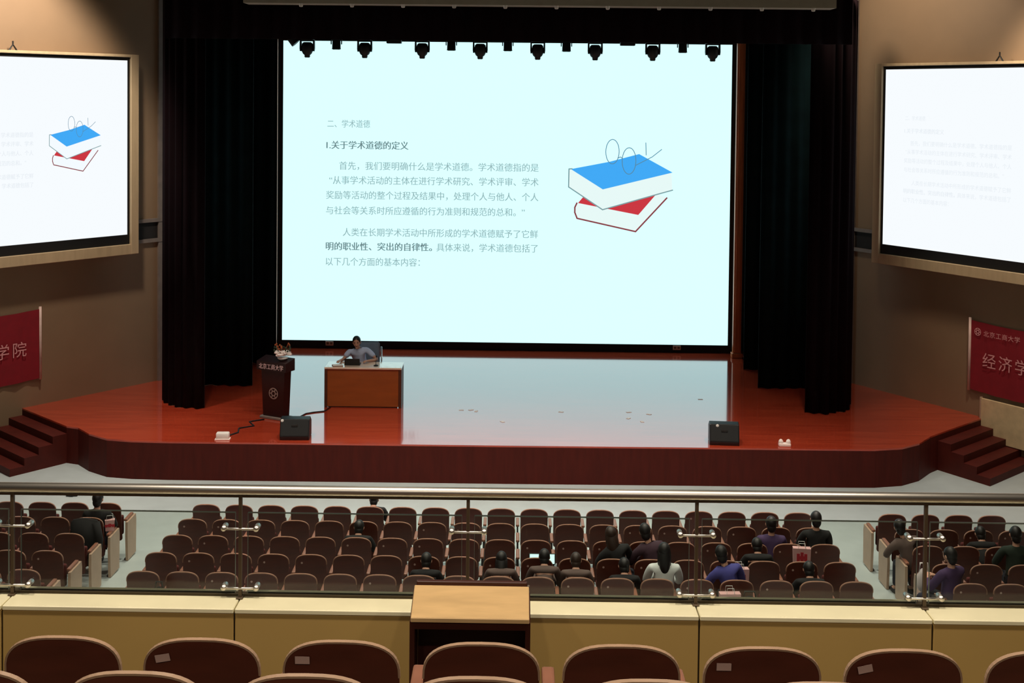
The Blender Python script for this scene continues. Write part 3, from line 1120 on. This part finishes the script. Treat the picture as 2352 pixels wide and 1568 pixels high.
def seat_meshes():
    SM['back_panel'] = mesh_of('back_panel', tilt_bm(prism(B(), OUT, 'y', 0.0, 0.016)), M['seatwood'])
    # pale ply edge: a band round the sides and the top of the back
    for key, mm, hw, dep in (('edge_trim', 'seattrim', 0.0036, 0.014), ('edge_trim_far', 'seattrimfar', 0.005, 0.018)):
        bm = B()
        path = [p for p in OUT if p[1] > 0.42]
        path = sorted(path, key=lambda p: atan2(p[1] - 0.45, p[0]))
        rings = []
        for i, p in enumerate(path):
            a, b = path[max(i - 1, 0)], path[min(i + 1, len(path) - 1)]
            d = Vector((b[0] - a[0], b[1] - a[1])).normalized()
            nn = Vector((d.y, -d.x))
            o_ = (p[0] + nn.x * hw, p[1] + nn.y * hw)
            i_ = (p[0] - nn.x * hw, p[1] - nn.y * hw)
            rings.append([bm.verts.new((o_[0], -0.002, o_[1])), bm.verts.new((o_[0], dep, o_[1])), bm.verts.new((i_[0], dep, i_[1])), bm.verts.new((i_[0], -0.002, i_[1]))])
        for a, b in zip(rings, rings[1:]):
            for k in range(4):
                bm.faces.new((a[k], a[(k + 1) % 4], b[(k + 1) % 4], b[k]))
        bm.faces.new(rings[0])
        bm.faces.new(rings[-1][::-1])
        SM[key] = mesh_of('edge_trim', tilt_bm(bm), M[mm])
    bm = B()
    inner = [(x * 0.82, 0.36 + (z - 0.30) * 0.76) for x, z in OUT]
    prism(bm, inner, 'y', 0.017, 0.065)
    SM['back_cushion'] = mesh_of('back_cushion', tilt_bm(bm), M['seatfab'])
    bm = B()
    box(bm, -0.19, 0.19, 0.10, 0.17, 0.36, 0.66, 0.025, 2)
    SM['pan_up'] = mesh_of('seat_pan', bm, M['seatfab'])
    bm = B()
    box(bm, -0.19, 0.19, 0.09, 0.48, 0.37, 0.43, 0.025, 2)
    SM['pan_down'] = mesh_of('seat_pan', bm, M['seatfab'])
    bm = B()
    box(bm, -0.275, -0.225, 0.02, 0.36, 0.60, 0.635, 0.01, 2)
    SM['armrest'] = mesh_of('armrest', bm, M['armwood'])
    bm = B()
    prism(bm, [(0.10, 0.0), (0.22, 0.0), (0.24, 0.05), (0.19, 0.30), (0.26, 0.60), (0.06, 0.60), (0.08, 0.30)], 'x', -0.262, -0.238)
    box(bm, -0.275, -0.225, 0.04, 0.30, -0.01, 0.02, 0.005)
    SM['side_support'] = mesh_of('side_support', bm, M['support'])
    bm = B()
    prism(bm, [(0.0, 0.0), (0.40, 0.0), (0.42, 0.50), (0.40, 0.60), (-0.02, 0.60), (-0.03, 0.40)], 'x', -0.30, -0.262)
    SM['end_panel'] = mesh_of('end_panel', bm, M['endpanel'])
    SM['label'] = mesh_of('paper_label', box(B(), -0.026, 0.026, -0.003, -0.0005, -0.014, 0.014), M['label'])
    bm = B()
    lathe(bm, [(0.014, 0.0), (0.014, 0.004)], 8)
    bm.transform(Matrix.Translation((-0.12, -0.005, 0.80)) @ Matrix.Rotation(-pi / 2, 4, 'X'))
    SM['plate'] = mesh_of('number_plate', tilt_bm(bm), M['label'])


seat_meshes()


def seat(x, y, z, label, group, far, end=None, down=False, plate=None, last=False):
    t = thing('auditorium_seat', label, 'seat', (x, y + 0.08, z), 0, group)
    obj('back_panel', SM['back_panel'], None, t)
    obj('edge_trim', SM['edge_trim_far' if far else 'edge_trim'], None, t)
    obj('back_cushion', SM['back_cushion'], None, t)
    obj('seat_pan', SM['pan_down' if down else 'pan_up'], None, t)
    obj('armrest', SM['armrest'], None, t)
    obj('side_support', SM['side_support'], None, t)
    if last:
        for nm in ('armrest', 'side_support'):
            o = obj(nm, SM[nm], None, t)
            o.location = (0.5, 0, 0)
    if end is not None:
        o = obj('end_panel', SM['end_panel'], None, t)
        o.location = (0.0 if end < 0 else 0.562, 0, 0)
    if plate == 'label':
        o = obj('paper_label', SM['label'], None, t)
        o.location = (-0.138, -0.072, 0.838)
        o.rotation_euler = (TILT, 0, 0)
    elif plate == 'dot':
        obj('number_plate', SM['plate'], None, t)
    return t


def zfl(y):
    return max(0.0, (19.7 - y) * 0.066)


ROWS_Y = [19.06, 18.23, 17.40, 16.58, 15.77]
ROWN = ['front', 'second', 'third', 'fourth', 'fifth']
XC0 = -4.655                                   # centre of the leftmost seat of the central block
XL0, XR0 = -6.17, 5.77                         # aisle seats of the side blocks
OCC = {}                                       # occupied seats: (block, row, index)
PEOPLE = []


def occupied(block, row, idx):
    OCC[(block, row, idx)] = 1


# (block, row, seat) of everybody in the stalls
for k in (('C', 0, 5), ('C', 2, 5), ('L', 1, 0), ('C', 4, 7), ('C', 4, 9), ('C', 4, 10), ('C', 4, 11), ('C', 4, 12), ('C', 4, 13), ('C', 3, 13), ('C', 3, 12), ('C', 2, 17),
          ('C', 3, 16), ('C', 2, 18), ('C', 4, 15), ('C', 4, 18), ('R', 2, 0), ('R', 4, 0), ('R', 3, 2), ('R', 2, 2)):
    occupied(*k)
rp = random.Random(11)
for r_i, y in enumerate(ROWS_Y):
    z = zfl(y)
    for i in range(19):
        x = XC0 + 0.5 * i
        pos = '%s from the left' % ORD[i] if i < 10 else '%s from the right' % ORD[18 - i]
        lab = 'dark brown stalls seat, %s in the %s row of the central block' % (pos, ROWN[r_i])
        seat(x, y, z, lab, 'central block seats, %s row' % ROWN[r_i], True, None, ('C', r_i, i) in OCC, 'dot' if rp.random() < 0.5 else None, i == 18)
    for i in range(4):
        lab = 'dark brown stalls seat, %s from the aisle in the %s row of the left block' % (ORD[i], ROWN[r_i])
        seat(XL0 - 0.5 * i, y, z, lab, 'left block seats, %s row' % ROWN[r_i], True, 1 if i == 0 else None, ('L', r_i, i) in OCC, 'dot' if rp.random() < 0.4 else None, i == 0)
        lab = 'dark brown stalls seat, %s from the aisle in the %s row of the right block' % (ORD[i], ROWN[r_i])
        seat(XR0 + 0.5 * i, y, z, lab, 'right block seats, %s row' % ROWN[r_i], True, -1 if i == 0 else None, ('R', r_i, i) in OCC, 'dot' if rp.random() < 0.5 else None, i == 3)

# balcony seats
FA, FB, FF = 4.365, 4.62, 4.10                 # floors of the two rows and of the front gangway
for i in range(8):
    lab = 'dark balcony seat, %s from the left in the row facing the parapet' % ORD[i]
    p = 'label' if i in (1, 2, 5, 6) else None
    if p:
        lab = 'dark balcony seat with a paper label, %s from the left facing the parapet' % ORD[i]
    t = seat(-1.602 + 0.5 * i, 4.44, FA, lab, 'balcony seats facing the parapet', False, None, False, p, i == 7)
    if i in (1, 6):
        for ch in t.children:
            if ch.name.startswith('paper_label'):
                ch.rotation_euler = (TILT, radians(-10 if i == 1 else -13), 0)
for i in range(7):
    lab = 'dark balcony seat in the nearest row, %s from the left' % ORD[i]
    seat(-1.595 + 0.5 * i, 3.625, FB, lab, 'balcony seats of the nearest row', False, None, False, None, i == 6)

# ------------------------------------------------------------------ balcony
bm = B()
prism(bm, [(6.1, 3.9), (6.1, FF), (5.05, FF), (5.05, FA), (4.30, FA), (4.30, FB), (3.35, FB), (3.35, FB + 0.28), (1.5, FB + 0.28), (1.5, 3.9)], 'x', -6.5, 6.5)
struct('floor_balcony', bm, M['balcfloor'])
PH = 1.092                                      # panel pitch
ps = [-5.672, -4.58, -3.488, -2.396, -1.298, -0.207, 0.884, 1.972, 3.06, 4.15, 5.24]
bm = B()
for a, b in zip(ps, ps[1:]):
    box(bm, a + 0.004, b - 0.004, 5.865, 6.09, FF, 4.775, 0.003)
struct('wall_parapet', bm, M['parapet'])
struct('wall_parapet_core', box(B(), -6.5, 6.5, 5.877, 6.08, 3.9, 4.77), M['groove'])
bm = B()
for a, b in zip(ps, ps[1:]):
    box(bm, a + 0.003, b - 0.003, 5.86, 6.10, 4.776, 4.80, 0.004)
struct('trim_9', bm, M['ledge'])

t = thing('glass_balustrade', 'stainless steel handrail with glass panels along the balcony front', 'railing', (0, 6.02, 4.80))
bm = B()
tube(bm, [(-6.4, -0.02, 0.506), (6.4, -0.02, 0.542)], 0.025, 20)
obj('handrail', bm, M['steel'], t, True)
bm = B()
prism(bm, [(-6.4, 0.473), (6.4, 0.509), (6.4, 0.518), (-6.4, 0.482)], 'y', -0.032, -0.008)  # added dark strip that paints the shade along the handrail's underside
obj('rail_shade_strip', bm, M['darksteel'], t)
for p in ps[1:-1]:
    bm = B()
    box(bm, p - 0.008, p + 0.008, -0.035, -0.014, 0.0, 0.50, 0.002)
    box(bm, p - 0.016, p + 0.016, -0.05, -0.004, 0.0, 0.008, 0.002)
    post = obj('post', bm, M['darksteel'], t)
    for zc in (0.047, 0.335):
        bm = B()
        tube(bm, [(p - 0.085, -0.03, zc), (p + 0.085, -0.03, zc)], 0.0065, 8)
        for s in (-1, 1):
            tube(bm, [(p + s * 0.078, -0.045, zc + 0.004), (p + s * 0.078, 0.012, zc + 0.004)], 0.013, 10)
        obj('glass_clamp', bm, M['steel'], post, True)
for a, b in zip(ps, ps[1:]):
    pane = obj('glass_panel', box(B(), a + 0.03, b - 0.03, 0.0, 0.010, 0.012, 0.405), M['glass'], t)
    bm = B()
    box(bm, a + 0.03, b - 0.03, -0.001, 0.011, 0.402, 0.4055)
    for q in (a + 0.0295, b - 0.031):
        box(bm, q, q + 0.0015, -0.001, 0.011, 0.012, 0.402)
    obj('glass_edge', bm, M['glassedge'], pane)
obj('bottom_channel', box(B(), -6.4, 6.4, -0.012, 0.022, 0.0, 0.012), M['groove'], t)

# balcony lectern
t = thing('balcony_lectern', 'wooden lectern with a light sloping top standing against the balcony parapet', 'lectern', (-0.176, 5.45, FF))
LZ = 4.943 - FF
bm = B()
prism(bm, [(0.0, LZ - 0.022), (0.0, LZ), (0.215, LZ + 0.062), (0.215, LZ + 0.040)], 'x', -0.259, 0.259)
bmesh.ops.bevel(bm, geom=bm.edges[:], offset=0.003, segments=1, affect='EDGES')
obj('sloping_top', bm, M['lecttop'], t)
bm = B()
box(bm, -0.25, 0.25, 0.216, 0.24, LZ + 0.02, LZ + 0.078, 0.003)
obj('back_ledge', bm, M['lectbody'], t)
for s in (-1, 1):
    bm = B()
    prism(bm, [(0.012, 0.0), (0.214, 0.0), (0.214, LZ + 0.034), (0.012, LZ - 0.022)], 'x', s * 0.253 - 0.011, s * 0.253 + 0.011)
    obj('side_panel', bm, M['lectbody'], t)
obj('front_panel', box(B(), -0.242, 0.242, 0.216, 0.232, 0.0, LZ + 0.018), M['lectbody'], t)
obj('apron', box(B(), -0.242, 0.242, 0.012, 0.028, LZ - 0.055, LZ - 0.02), M['lectbody'], t)
obj('shelf', box(B(), -0.242, 0.242, 0.03, 0.22, LZ - 0.32, LZ - 0.305), M['lectbody'], t)
obj('plinth', box(B(), -0.242, 0.242, 0.012, 0.22, 0.0, 0.06), M['lectbody'], t)

# ------------------------------------------------------------------ people
def rot_about(p, piv, ax, ay, az):
    m = Matrix.Rotation(az, 3, 'Z') @ Matrix.Rotation(ay, 3, 'Y') @ Matrix.Rotation(ax, 3, 'X')
    return m @ (Vector(p) - Vector(piv)) + Vector(piv)


def skin_mesh(nm, verts, edges, radii, sub=1, extra=None, voxel=0.0, root=0):
    me = bpy.data.meshes.new(nm)
    me.from_pydata([tuple(v) for v in verts], edges, [])
    o = bpy.data.objects.new(nm, me)
    COL.objects.link(o)
    sk = o.modifiers.new('skin', 'SKIN')
    sk.use_smooth_shade = True
    sk.branch_smoothing = 0.6
    lay = me.skin_vertices[0].data
    for i, r in enumerate(radii):
        lay[i].radius = r if isinstance(r, tuple) else (r, r)
        lay[i].use_root = (i == root)
    ss = o.modifiers.new('sub', 'SUBSURF')
    ss.levels = sub
    ss.render_levels = sub
    dg = bpy.context.evaluated_depsgraph_get()
    dg.update()
    res = bpy.data.meshes.new_from_object(o.evaluated_get(dg))
    bpy.data.objects.remove(o)
    bpy.data.meshes.remove(me)
    if extra or voxel:
        bm = B()
        bm.from_mesh(res)
        if extra:
            extra(bm)
        bpy.data.meshes.remove(res)
        res = bpy.data.meshes.new(nm)
        bm.to_mesh(res)
        bm.free()
        if voxel:
            o = bpy.data.objects.new(nm, res)
            COL.objects.link(o)
            rm = o.modifiers.new('remesh', 'REMESH')
            rm.mode = 'VOXEL'
            rm.voxel_size = voxel
            rm.use_smooth_shade = True
            sm = o.modifiers.new('smooth', 'SMOOTH')
            sm.iterations = 2
            sm.factor = 0.4
            dg = bpy.context.evaluated_depsgraph_get()
            dg.update()
            r3 = bpy.data.meshes.new_from_object(o.evaluated_get(dg))
            bpy.data.objects.remove(o)
            bpy.data.meshes.remove(res)
            res = r3
    res.materials.clear()
    for p in res.polygons:
        p.use_smooth = True
    return res


def head_matrix(J):
    return Matrix.Translation(J['head']) @ Matrix.Rotation(J['hz'], 4, 'Z') @ Matrix.Rotation(J['hy'], 4, 'Y') @ Matrix.Rotation(J['hx'], 4, 'X')


def pose(lean=0.0, side=0.0, turn=0.0, hx=0.0, hy=0.0, hz=0.0, hands=None, slump=1.0):
    """joints of a seated adult looking along +y; hands = ((elbow, wrist) left, (elbow, wrist) right) after leaning"""
    piv = (0, 0, 0.52)
    def U(p):
        return rot_about((p[0], p[1], 0.52 + (p[2] - 0.52) * slump), piv, -lean, side, turn)
    J = {'pel': Vector((0, 0.0, 0.53)), 'waist': U((0, -0.01, 0.70)), 'chest': U((0, -0.02, 0.90)), 'neck': U((0, -0.01, 1.05)), 'head': U((0, 0.02, 1.195)),
         'hx': -lean * 0.5 + hx, 'hy': side * 0.6 + hy, 'hz': turn + hz}
    for s, n in ((-1, 'l'), (1, 'r')):
        J['sh' + n] = U((s * 0.175, -0.015, 0.99))
        J['el' + n] = U((s * 0.25, 0.06, 0.74))
        J['wr' + n] = U((s * 0.13, 0.27, 0.74))
        J['hip' + n] = Vector((s * 0.09, 0.03, 0.51))
        J['kn' + n] = Vector((s * 0.12, 0.43, 0.53))
        J['an' + n] = Vector((s * 0.12, 0.46, 0.10))
        J['toe' + n] = Vector((s * 0.13, 0.60, 0.045))
    if hands:
        for n, hw in (('l', hands[0]), ('r', hands[1])):
            if hw:
                J['el' + n], J['wr' + n] = Vector(hw[0]), Vector(hw[1])
    return J


def build_person_meshes(J, long_sleeve=True):
    V, E, R = [], [], []
    def add(p, r, par=None):
        V.append(Vector(p))
        R.append(r)
        if par is not None:
            E.append((par, len(V) - 1))
        return len(V) - 1
    pel = add(J['pel'], (0.10, 0.08))
    wa = add(J['waist'], (0.075, 0.06), pel)
    ch = add(J['chest'], (0.105, 0.072), wa)
    nb = add(J['neck'], 0.052, ch)
    hd = add((J['neck'] + J['head']) / 2 + Vector((0, 0, 0.02)), 0.052, nb)
    for n, s in (('l', -1), ('r', 1)):
        sh = add(J['sh' + n], 0.045, ch)
        el = add(J['el' + n], 0.040, sh)
        wr = add(J['wr' + n], 0.026, el)
        d = (J['wr' + n] - J['el' + n]).normalized()
        side = d.cross(Vector((0, 0, 1)))
        side = side.normalized() if side.length > 0.1 else Vector((1, 0, 0))
        dn = Vector((0, 0, -1))
        palm = add(J['wr' + n] + d * 0.055, 0.030, wr)
        for k in range(4):
            off = side * (k - 1.5) * 0.019
            L = (0.040, 0.047, 0.044, 0.034)[k]
            base = J['wr' + n] + d * 0.085 + off
            f1 = add(base, 0.0095, palm)
            f2 = add(base + d * L * 0.8 + dn * 0.012, 0.0085, f1)
            add(base + d * L * 1.25 + dn * 0.04, 0.0075, f2)
        thumb = add(J['wr' + n] + d * 0.045 - side * s * 0.036 + dn * 0.006, 0.0105, palm)
        add(J['wr' + n] + d * 0.085 - side * s * 0.052 + dn * 0.018, 0.0085, thumb)
        hp = add(J['hip' + n], 0.085, pel)
        kn = add(J['kn' + n], 0.058, hp)
        an = add(J['an' + n], 0.04, kn)
        add(J['toe' + n], 0.034, an)
    HM = head_matrix(J)
    def extra(bm):
        def shape(c):
            x, y, z = c
            k = 1.0 - 0.28 * max(0.0, -z / 0.115) ** 1.3
            return (x * k, y * (1 - 0.12 * max(0.0, -z / 0.115)) + (0.012 if z < 0 else 0.0), z)
        ell(bm, (0, 0, 0), (0.074, 0.092, 0.108), 20, 14, shape, HM)
        ell(bm, (0, 0.098, -0.018), (0.013, 0.018, 0.022), 8, 6, None, HM)
        ell(bm, (0, 0.090, -0.092), (0.026, 0.018, 0.018), 8, 6, None, HM)
        for s in (-1, 1):
            ell(bm, (s * 0.078, -0.004, -0.008), (0.010, 0.020, 0.030), 8, 6, None, HM)
    body = skin_mesh('body', V, E, R, 1, extra, 0.0085)
    # shirt and trousers follow the same joints, a little fuller
    V, E, R = [], [], []
    pel = add(J['pel'] + Vector((0, 0, -0.01)), (0.16, 0.135))
    wa = add(J['waist'], (0.155, 0.135), pel)
    ch = add(J['chest'], (0.165, 0.128), wa)
    uc = add(J['chest'].lerp(J['neck'], 0.45), (0.145, 0.10), ch)
    add(J['chest'].lerp(J['neck'], 0.95), (0.072, 0.068), uc)
    for n in ('l', 'r'):
        sh = add(J['sh' + n], 0.072, uc)
        el = add(J['el' + n] if long_sleeve else J['sh' + n].lerp(J['el' + n], 0.75), 0.056 if long_sleeve else 0.06, sh)
        if long_sleeve:
            add(J['el' + n].lerp(J['wr' + n], 0.92), 0.038, el)
    shirt = skin_mesh('shirt', V, E, R, 1)
    V, E, R = [], [], []
    pel = add(J['pel'] + Vector((0, 0, -0.01)), (0.15, 0.115))
    for n in ('l', 'r'):
        hp = add(J['hip' + n], 0.098, pel)
        kn = add(J['kn' + n], 0.072, hp)
        add(J['kn' + n].lerp(J['an' + n], 0.95), 0.056, kn)
    trousers = skin_mesh('trousers', V, E, R, 1)
    bm = B()
    for n in ('l', 'r'):
        a, b = J['an' + n], J['toe' + n]
        c = a.lerp(b, 0.5)
        ell(bm, (c.x, c.y, 0.045), (0.048, 0.13, 0.045), 10, 8)
    shoes = mesh_of('shoes', bm, M['black'])
    def hair(long):
        bm = B()
        ell(bm, (0, -0.018, 0.022), (0.083, 0.098, 0.100), 16, 12, None, HM)
        if long:
            ell(bm, (0, -0.055, -0.11), (0.082, 0.055, 0.19), 14, 10, None, HM)
            for s in (-1, 1):
                ell(bm, (s * 0.068, -0.02, -0.09), (0.026, 0.05, 0.15), 10, 8, None, HM)
        else:
            ell(bm, (0, -0.045, -0.045), (0.070, 0.056, 0.080), 12, 8, None, HM)
            for s in (-1, 1):
                ell(bm, (s * 0.066, 0.012, 0.02), (0.016, 0.03, 0.045), 8, 6, None, HM)
        me = mesh_of('hair', bm, M['hair'])
        me.materials.clear()
        for p in me.polygons:
            p.use_smooth = True
        return me
    bm = B()
    for s in (-1, 1):
        ell(bm, (s * 0.030, 0.083, 0.012), (0.011, 0.006, 0.007), 8, 6, None, HM)
        ell(bm, (s * 0.032, 0.084, 0.036), (0.018, 0.006, 0.004), 8, 6, None, HM)
    eyes = mesh_of('eyes', bm, M['eye'])
    bm = B()
    ell(bm, (0, 0.089, -0.058), (0.022, 0.008, 0.007), 8, 6, None, HM)
    mouth = mesh_of('mouth', bm, M['lip'])
    return {'body': body, 'shirt': shirt, 'trousers': trousers, 'shoes': shoes, 'short': hair(False), 'long': hair(True), 'eyes': eyes, 'mouth': mouth}


def person(PM, x, y, z, rz, label, shirt, trousers='navy', hair='short', haircol='hair', group=None, scale=1.0):
    t = thing('person', label, 'person', (x, y, z), rz, group)
    t.scale = (scale, scale, scale)
    for nm, key, mm in (('body', 'body', 'skin'), ('shirt', 'shirt', shirt), ('trousers', 'trousers', trousers), ('shoes', 'shoes', 'black'), ('hair', hair, haircol), ('eyes', 'eyes', 'eye'), ('mouth', 'mouth', 'lip')):
        o = obj(nm, PM[key] if PM[key].users == 0 else PM[key], None, t)
        if not o.data.materials:
            o.data.materials.append(M[mm])
        o.material_slots[0].link = 'OBJECT'
        o.material_slots[0].material = M[mm]
    return t


PH_HANDS = (((-0.24, 0.16, 0.72), (-0.07, 0.34, 0.80)), ((0.24, 0.16, 0.72), (0.07, 0.34, 0.80)))
P_UP = build_person_meshes(pose(0.02, 0, 0, -0.15, hands=PH_HANDS))
P_SL = build_person_meshes(pose(0.50, 0, 0, -0.15, slump=0.86, hands=(((-0.25, 0.36, 0.62), (-0.08, 0.54, 0.68)), ((0.25, 0.36, 0.62), (0.08, 0.54, 0.68)))))
P_LF = build_person_meshes(pose(0.15, -0.28, 0, -0.15, hands=(((-0.38, 0.14, 0.70), (-0.22, 0.36, 0.74)), ((0.14, 0.24, 0.70), (-0.04, 0.40, 0.74)))))
SY = 0.24                                        # hips in front of the seat back


def sit(PM, block, row, idx, label, shirt, dx=0.0, dy=0.0, dz=0.0, rz=0.0, **kw):
    x = {'C': XC0 + 0.5 * idx, 'L': XL0 - 0.5 * idx, 'R': XR0 + 0.5 * idx}[block]
    y = ROWS_Y[row]
    return person(PM, x + dx, y + SY + 0.08 + dy, zfl(y) + dz, rz, label, shirt, scale=kw.pop('scale', 0.94), **kw)


sit(P_SL, 'C', 0, 5, 'person with black hair slouching in the front row of the central block', 'blackcloth', scale=0.88, dz=-0.06)
sit(P_SL, 'C', 2, 5, 'person with black hair slouching in the third row, left of centre', 'blackcloth', scale=0.88, dx=-0.03, dz=-0.04)
sit(P_UP, 'L', 1, 0, 'person in black at the aisle end of the second row, left block', 'blackcloth', dx=0.02, dz=-0.05)
sit(P_SL, 'C', 4, 7, 'person with black hair in the fifth row, left of the person with the tablet', 'blackcloth', scale=0.88, dx=0.05, dz=-0.01)
sit(P_SL, 'C', 4, 9, 'person with long dark hair in the fifth row beside the person with a tablet', 'greycloth', scale=0.88, dx=0.03, dz=0.02, hair='long')
PF = sit(P_SL, 'C', 4, 10, 'person with black hair holding a bright tablet in the fifth row', 'greycloth', scale=0.88, dx=0.09, dz=0.06)
sit(P_SL, 'C', 4, 11, 'person with dark brown hair in the fifth row right of the bright tablet', 'greycloth', scale=0.88, dx=0.0, dz=0.02, haircol='brownhair')
sit(P_SL, 'C', 4, 12, 'person with black hair sunk low in the fifth row, next to long-haired person', 'blackcloth', scale=0.88, dx=0.13, dz=-0.04)
sit(P_UP, 'C', 4, 13, 'person with long black hair in a white top in the fifth row', 'whitecloth', dx=0.12, dz=0.02, hair='long')
sit(P_LF, 'C', 3, 13, 'person in a dark plum jacket leaning left in the fourth row', 'plum', dx=0.14, dz=0.05)
sit(P_LF, 'C', 3, 12, 'person with long dark brown hair leaning left in the fourth row', 'blackcloth', dx=0.18, dz=0.0, hair='long', haircol='brownhair')
sit(P_UP, 'C', 2, 17, 'person in dark purple sitting in the third row, one seat from the black shirted man', 'purple', dx=-0.18, dz=-0.05)
sit(P_SL, 'C', 3, 16, 'person with black hair in the fourth row beside a hanging red and white bag', 'blackcloth', scale=0.88, dx=0.01, dz=0.02)
sit(P_UP, 'C', 2, 18, 'person in black with short hair at the right end of the third row', 'blackcloth', dx=-0.05, dz=0.03)
sit(P_LF, 'C', 4, 15, 'person in a blue violet shirt leaning left in the fifth row', 'violet', dx=0.04, dz=0.0)
sit(P_SL, 'C', 4, 18, 'person with black hair slouching near the right end of the fifth row', 'blackcloth', scale=0.88, dx=-0.47, dz=-0.05)
sit(P_LF, 'R', 2, 0, 'person with black hair leaning into the aisle from the right block', 'greycloth', dx=-0.10, dz=-0.06)
sit(P_UP, 'R', 4, 0, 'person in purple turning left in the fifth row of the right block', 'purple', dx=-0.14, dz=0.02, rz=0.5)
sit(P_UP, 'R', 3, 2, 'person in dark green at the right edge of the picture, fourth row', 'greencloth', dx=0.0, dz=0.08)
sit(P_SL, 'R', 2, 2, 'person with black hair slouching in the third row of the right block', 'blackcloth', scale=0.88, dx=-0.08, dz=0.0)

# the lecturer: turned to the audience (faces -y)
JL = pose(0.30, 0.12, 0, -0.10, hands=(((-0.33, 0.20, 0.80), (-0.18, 0.41, 0.825)), ((0.34, 0.20, 0.80), (0.38, 0.44, 0.825))))
P_LEC = build_person_meshes(JL, False)
person(P_LEC, -3.25, 27.0, SZ, pi, 'lecturer in a pale blue shirt seated behind the desk with the laptop', 'shirtblue', scale=1.07)

# ------------------------------------------------------------------ bags and small things among the seats
def paper_bag(x, y, z, rz, label, w=0.22, h=0.27):
    t = thing('paper_bag', label, 'bag', (x, y, z), rz)
    bm = B()
    prism(bm, [(-w / 2, 0), (w / 2, 0), (w / 2 + 0.01, h), (-w / 2 - 0.01, h)], 'y', -0.05, 0.05)
    obj('bag_body', bm, M['palebag'], t)
    bm = B()
    for k in (-1, 0, 1):
        box(bm, k * 0.05 - 0.02, k * 0.05 + 0.02, -0.054, -0.05, 0.06, h - 0.07 + 0.02 * (k == 0), 0.0)
    box(bm, -0.07, 0.07, -0.0535, -0.05, h * 0.45, h * 0.62)
    obj('red_print', bm, M['redbag'], t)
    for yy in (-0.045, 0.045):
        bm = B()
        tube(bm, [(-0.05, yy, h - 0.01), (-0.04, yy, h + 0.07), (0.04, yy, h + 0.07), (0.05, yy, h - 0.01)], 0.004, 5)
        obj('handle', bm, M['whitecloth'], t)


def back_top(row):
    return ROWS_Y[row], zfl(ROWS_Y[row])


y, z = back_top(3)
paper_bag(2.98, y - 0.20, z + 0.62, 0.1, 'red and white paper bag hanging in the fourth row, central block')
y, z = back_top(2)
paper_bag(3.98, y - 0.18, z + 0.66, -0.1, 'red and white paper bag beside the man in black, third row')
y, z = back_top(4)
paper_bag(2.72, y - 0.2, z + 0.56, 0.05, 'red and white paper bag hanging behind the blue violet shirt', 0.24, 0.27)
y, z = back_top(1)
paper_bag(-5.95, y + 0.28, z + 0.635, 0.3, 'red and white paper bag on the armrest in the left block', 0.12, 0.16)


def soft_bag(x, y, z, r, m, label, strap='blackcloth', name='shoulder_bag'):
    t = thing(name, label, 'bag', (x, y, z))
    bm = B()
    ell(bm, (0, 0, r[2]), r, 14, 10, lambda c: (c.x * (1 + 0.25 * max(0, -c.z / r[2])), c.y, c.z * (0.9 if c.z > 0 else 1)))
    obj('bag_body', bm, M[m], t, True)
    bm = B()
    tube(bm, [(-r[0] * 0.7, 0, r[2] * 1.5), (-r[0] * 0.5, 0, r[2] * 2.3), (r[0] * 0.5, 0, r[2] * 2.3), (r[0] * 0.7, 0, r[2] * 1.5)], 0.012, 6)
    obj('strap', bm, M[strap], t, True)
    bm = B()
    box(bm, -r[0] * 0.25, r[0] * 0.25, -r[1] * 1.02, -r[1] * 0.85, r[2] * 0.8, r[2] * 1.15, 0.004)
    obj('buckle', bm, M['trimgrey'], t)


y, z = back_top(4)
soft_bag(-4.40, y - 0.16, z + 0.50, (0.07, 0.06, 0.15), 'blackcloth', 'black bag hanging behind the left end of the fifth row')
soft_bag(2.97, y - 0.18, z + 0.52, (0.12, 0.07, 0.14), 'blackcloth', 'black bag next to the red and white bag in the fifth row')
soft_bag(5.42, y + 0.75, z + 0.50, (0.09, 0.06, 0.17), 'greybag', 'pale grey tote hanging beside the right aisle', 'greybag', 'tote_bag')
y, z = back_top(1)
# jacket over the aisle seat of the left block
t = thing('draped_jacket', 'black jacket draped over the aisle seat in the second row, left block', 'jacket', (-6.17, y, z))
bm = B()
prism(bm, [(-0.20, 0.30), (0.18, 0.24), (0.225, 0.60), (0.20, 0.93), (-0.02, 0.965), (-0.19, 0.93), (-0.225, 0.62)], 'y', -0.20, -0.13)
bmesh.ops.bevel(bm, geom=bm.edges[:], offset=0.02, segments=2, affect='EDGES')
obj('jacket_body', bm, M['blackcloth'], t, True)
bm = B()
tube(bm, [(0.16, -0.17, 0.90), (0.22, -0.19, 0.66), (0.20, -0.19, 0.42)], [0.06, 0.055, 0.045], 10)
obj('sleeve', bm, M['blackcloth'], t, True)
# flat black case on the floor before the front row, left
t = thing('equipment_case', 'flat black case on the floor in front of the left block', 'case', (-7.86, 22.4, 0.0), 0.1)
obj('case_body', box(B(), -0.10, 0.10, -0.12, 0.12, 0.0, 0.06, 0.01), M['black'], t)
obj('handle', box(B(), -0.03, 0.03, -0.14, -0.12, 0.02, 0.04), M['blacksh'], t)
# bright tablet
t = thing('tablet', 'bright glowing tablet held up in the fifth row of the central block', 'tablet', (XC0 + 0.5 * 10 + 0.07, ROWS_Y[4] + SY + 0.66, zfl(ROWS_Y[4]) + 0.74))
bm = B()
box(bm, -0.18, 0.18, 0.0, 0.012, 0.0, 0.14, 0.003)
bm.transform(Matrix.Rotation(radians(-15), 4, 'X'))
obj('case', bm, M['black'], t)
bm = B()
box(bm, -0.165, 0.165, -0.003, 0.0, 0.01, 0.13)
bm.transform(Matrix.Rotation(radians(-15), 4, 'X'))
obj('display', bm, M['tabglow'], t)
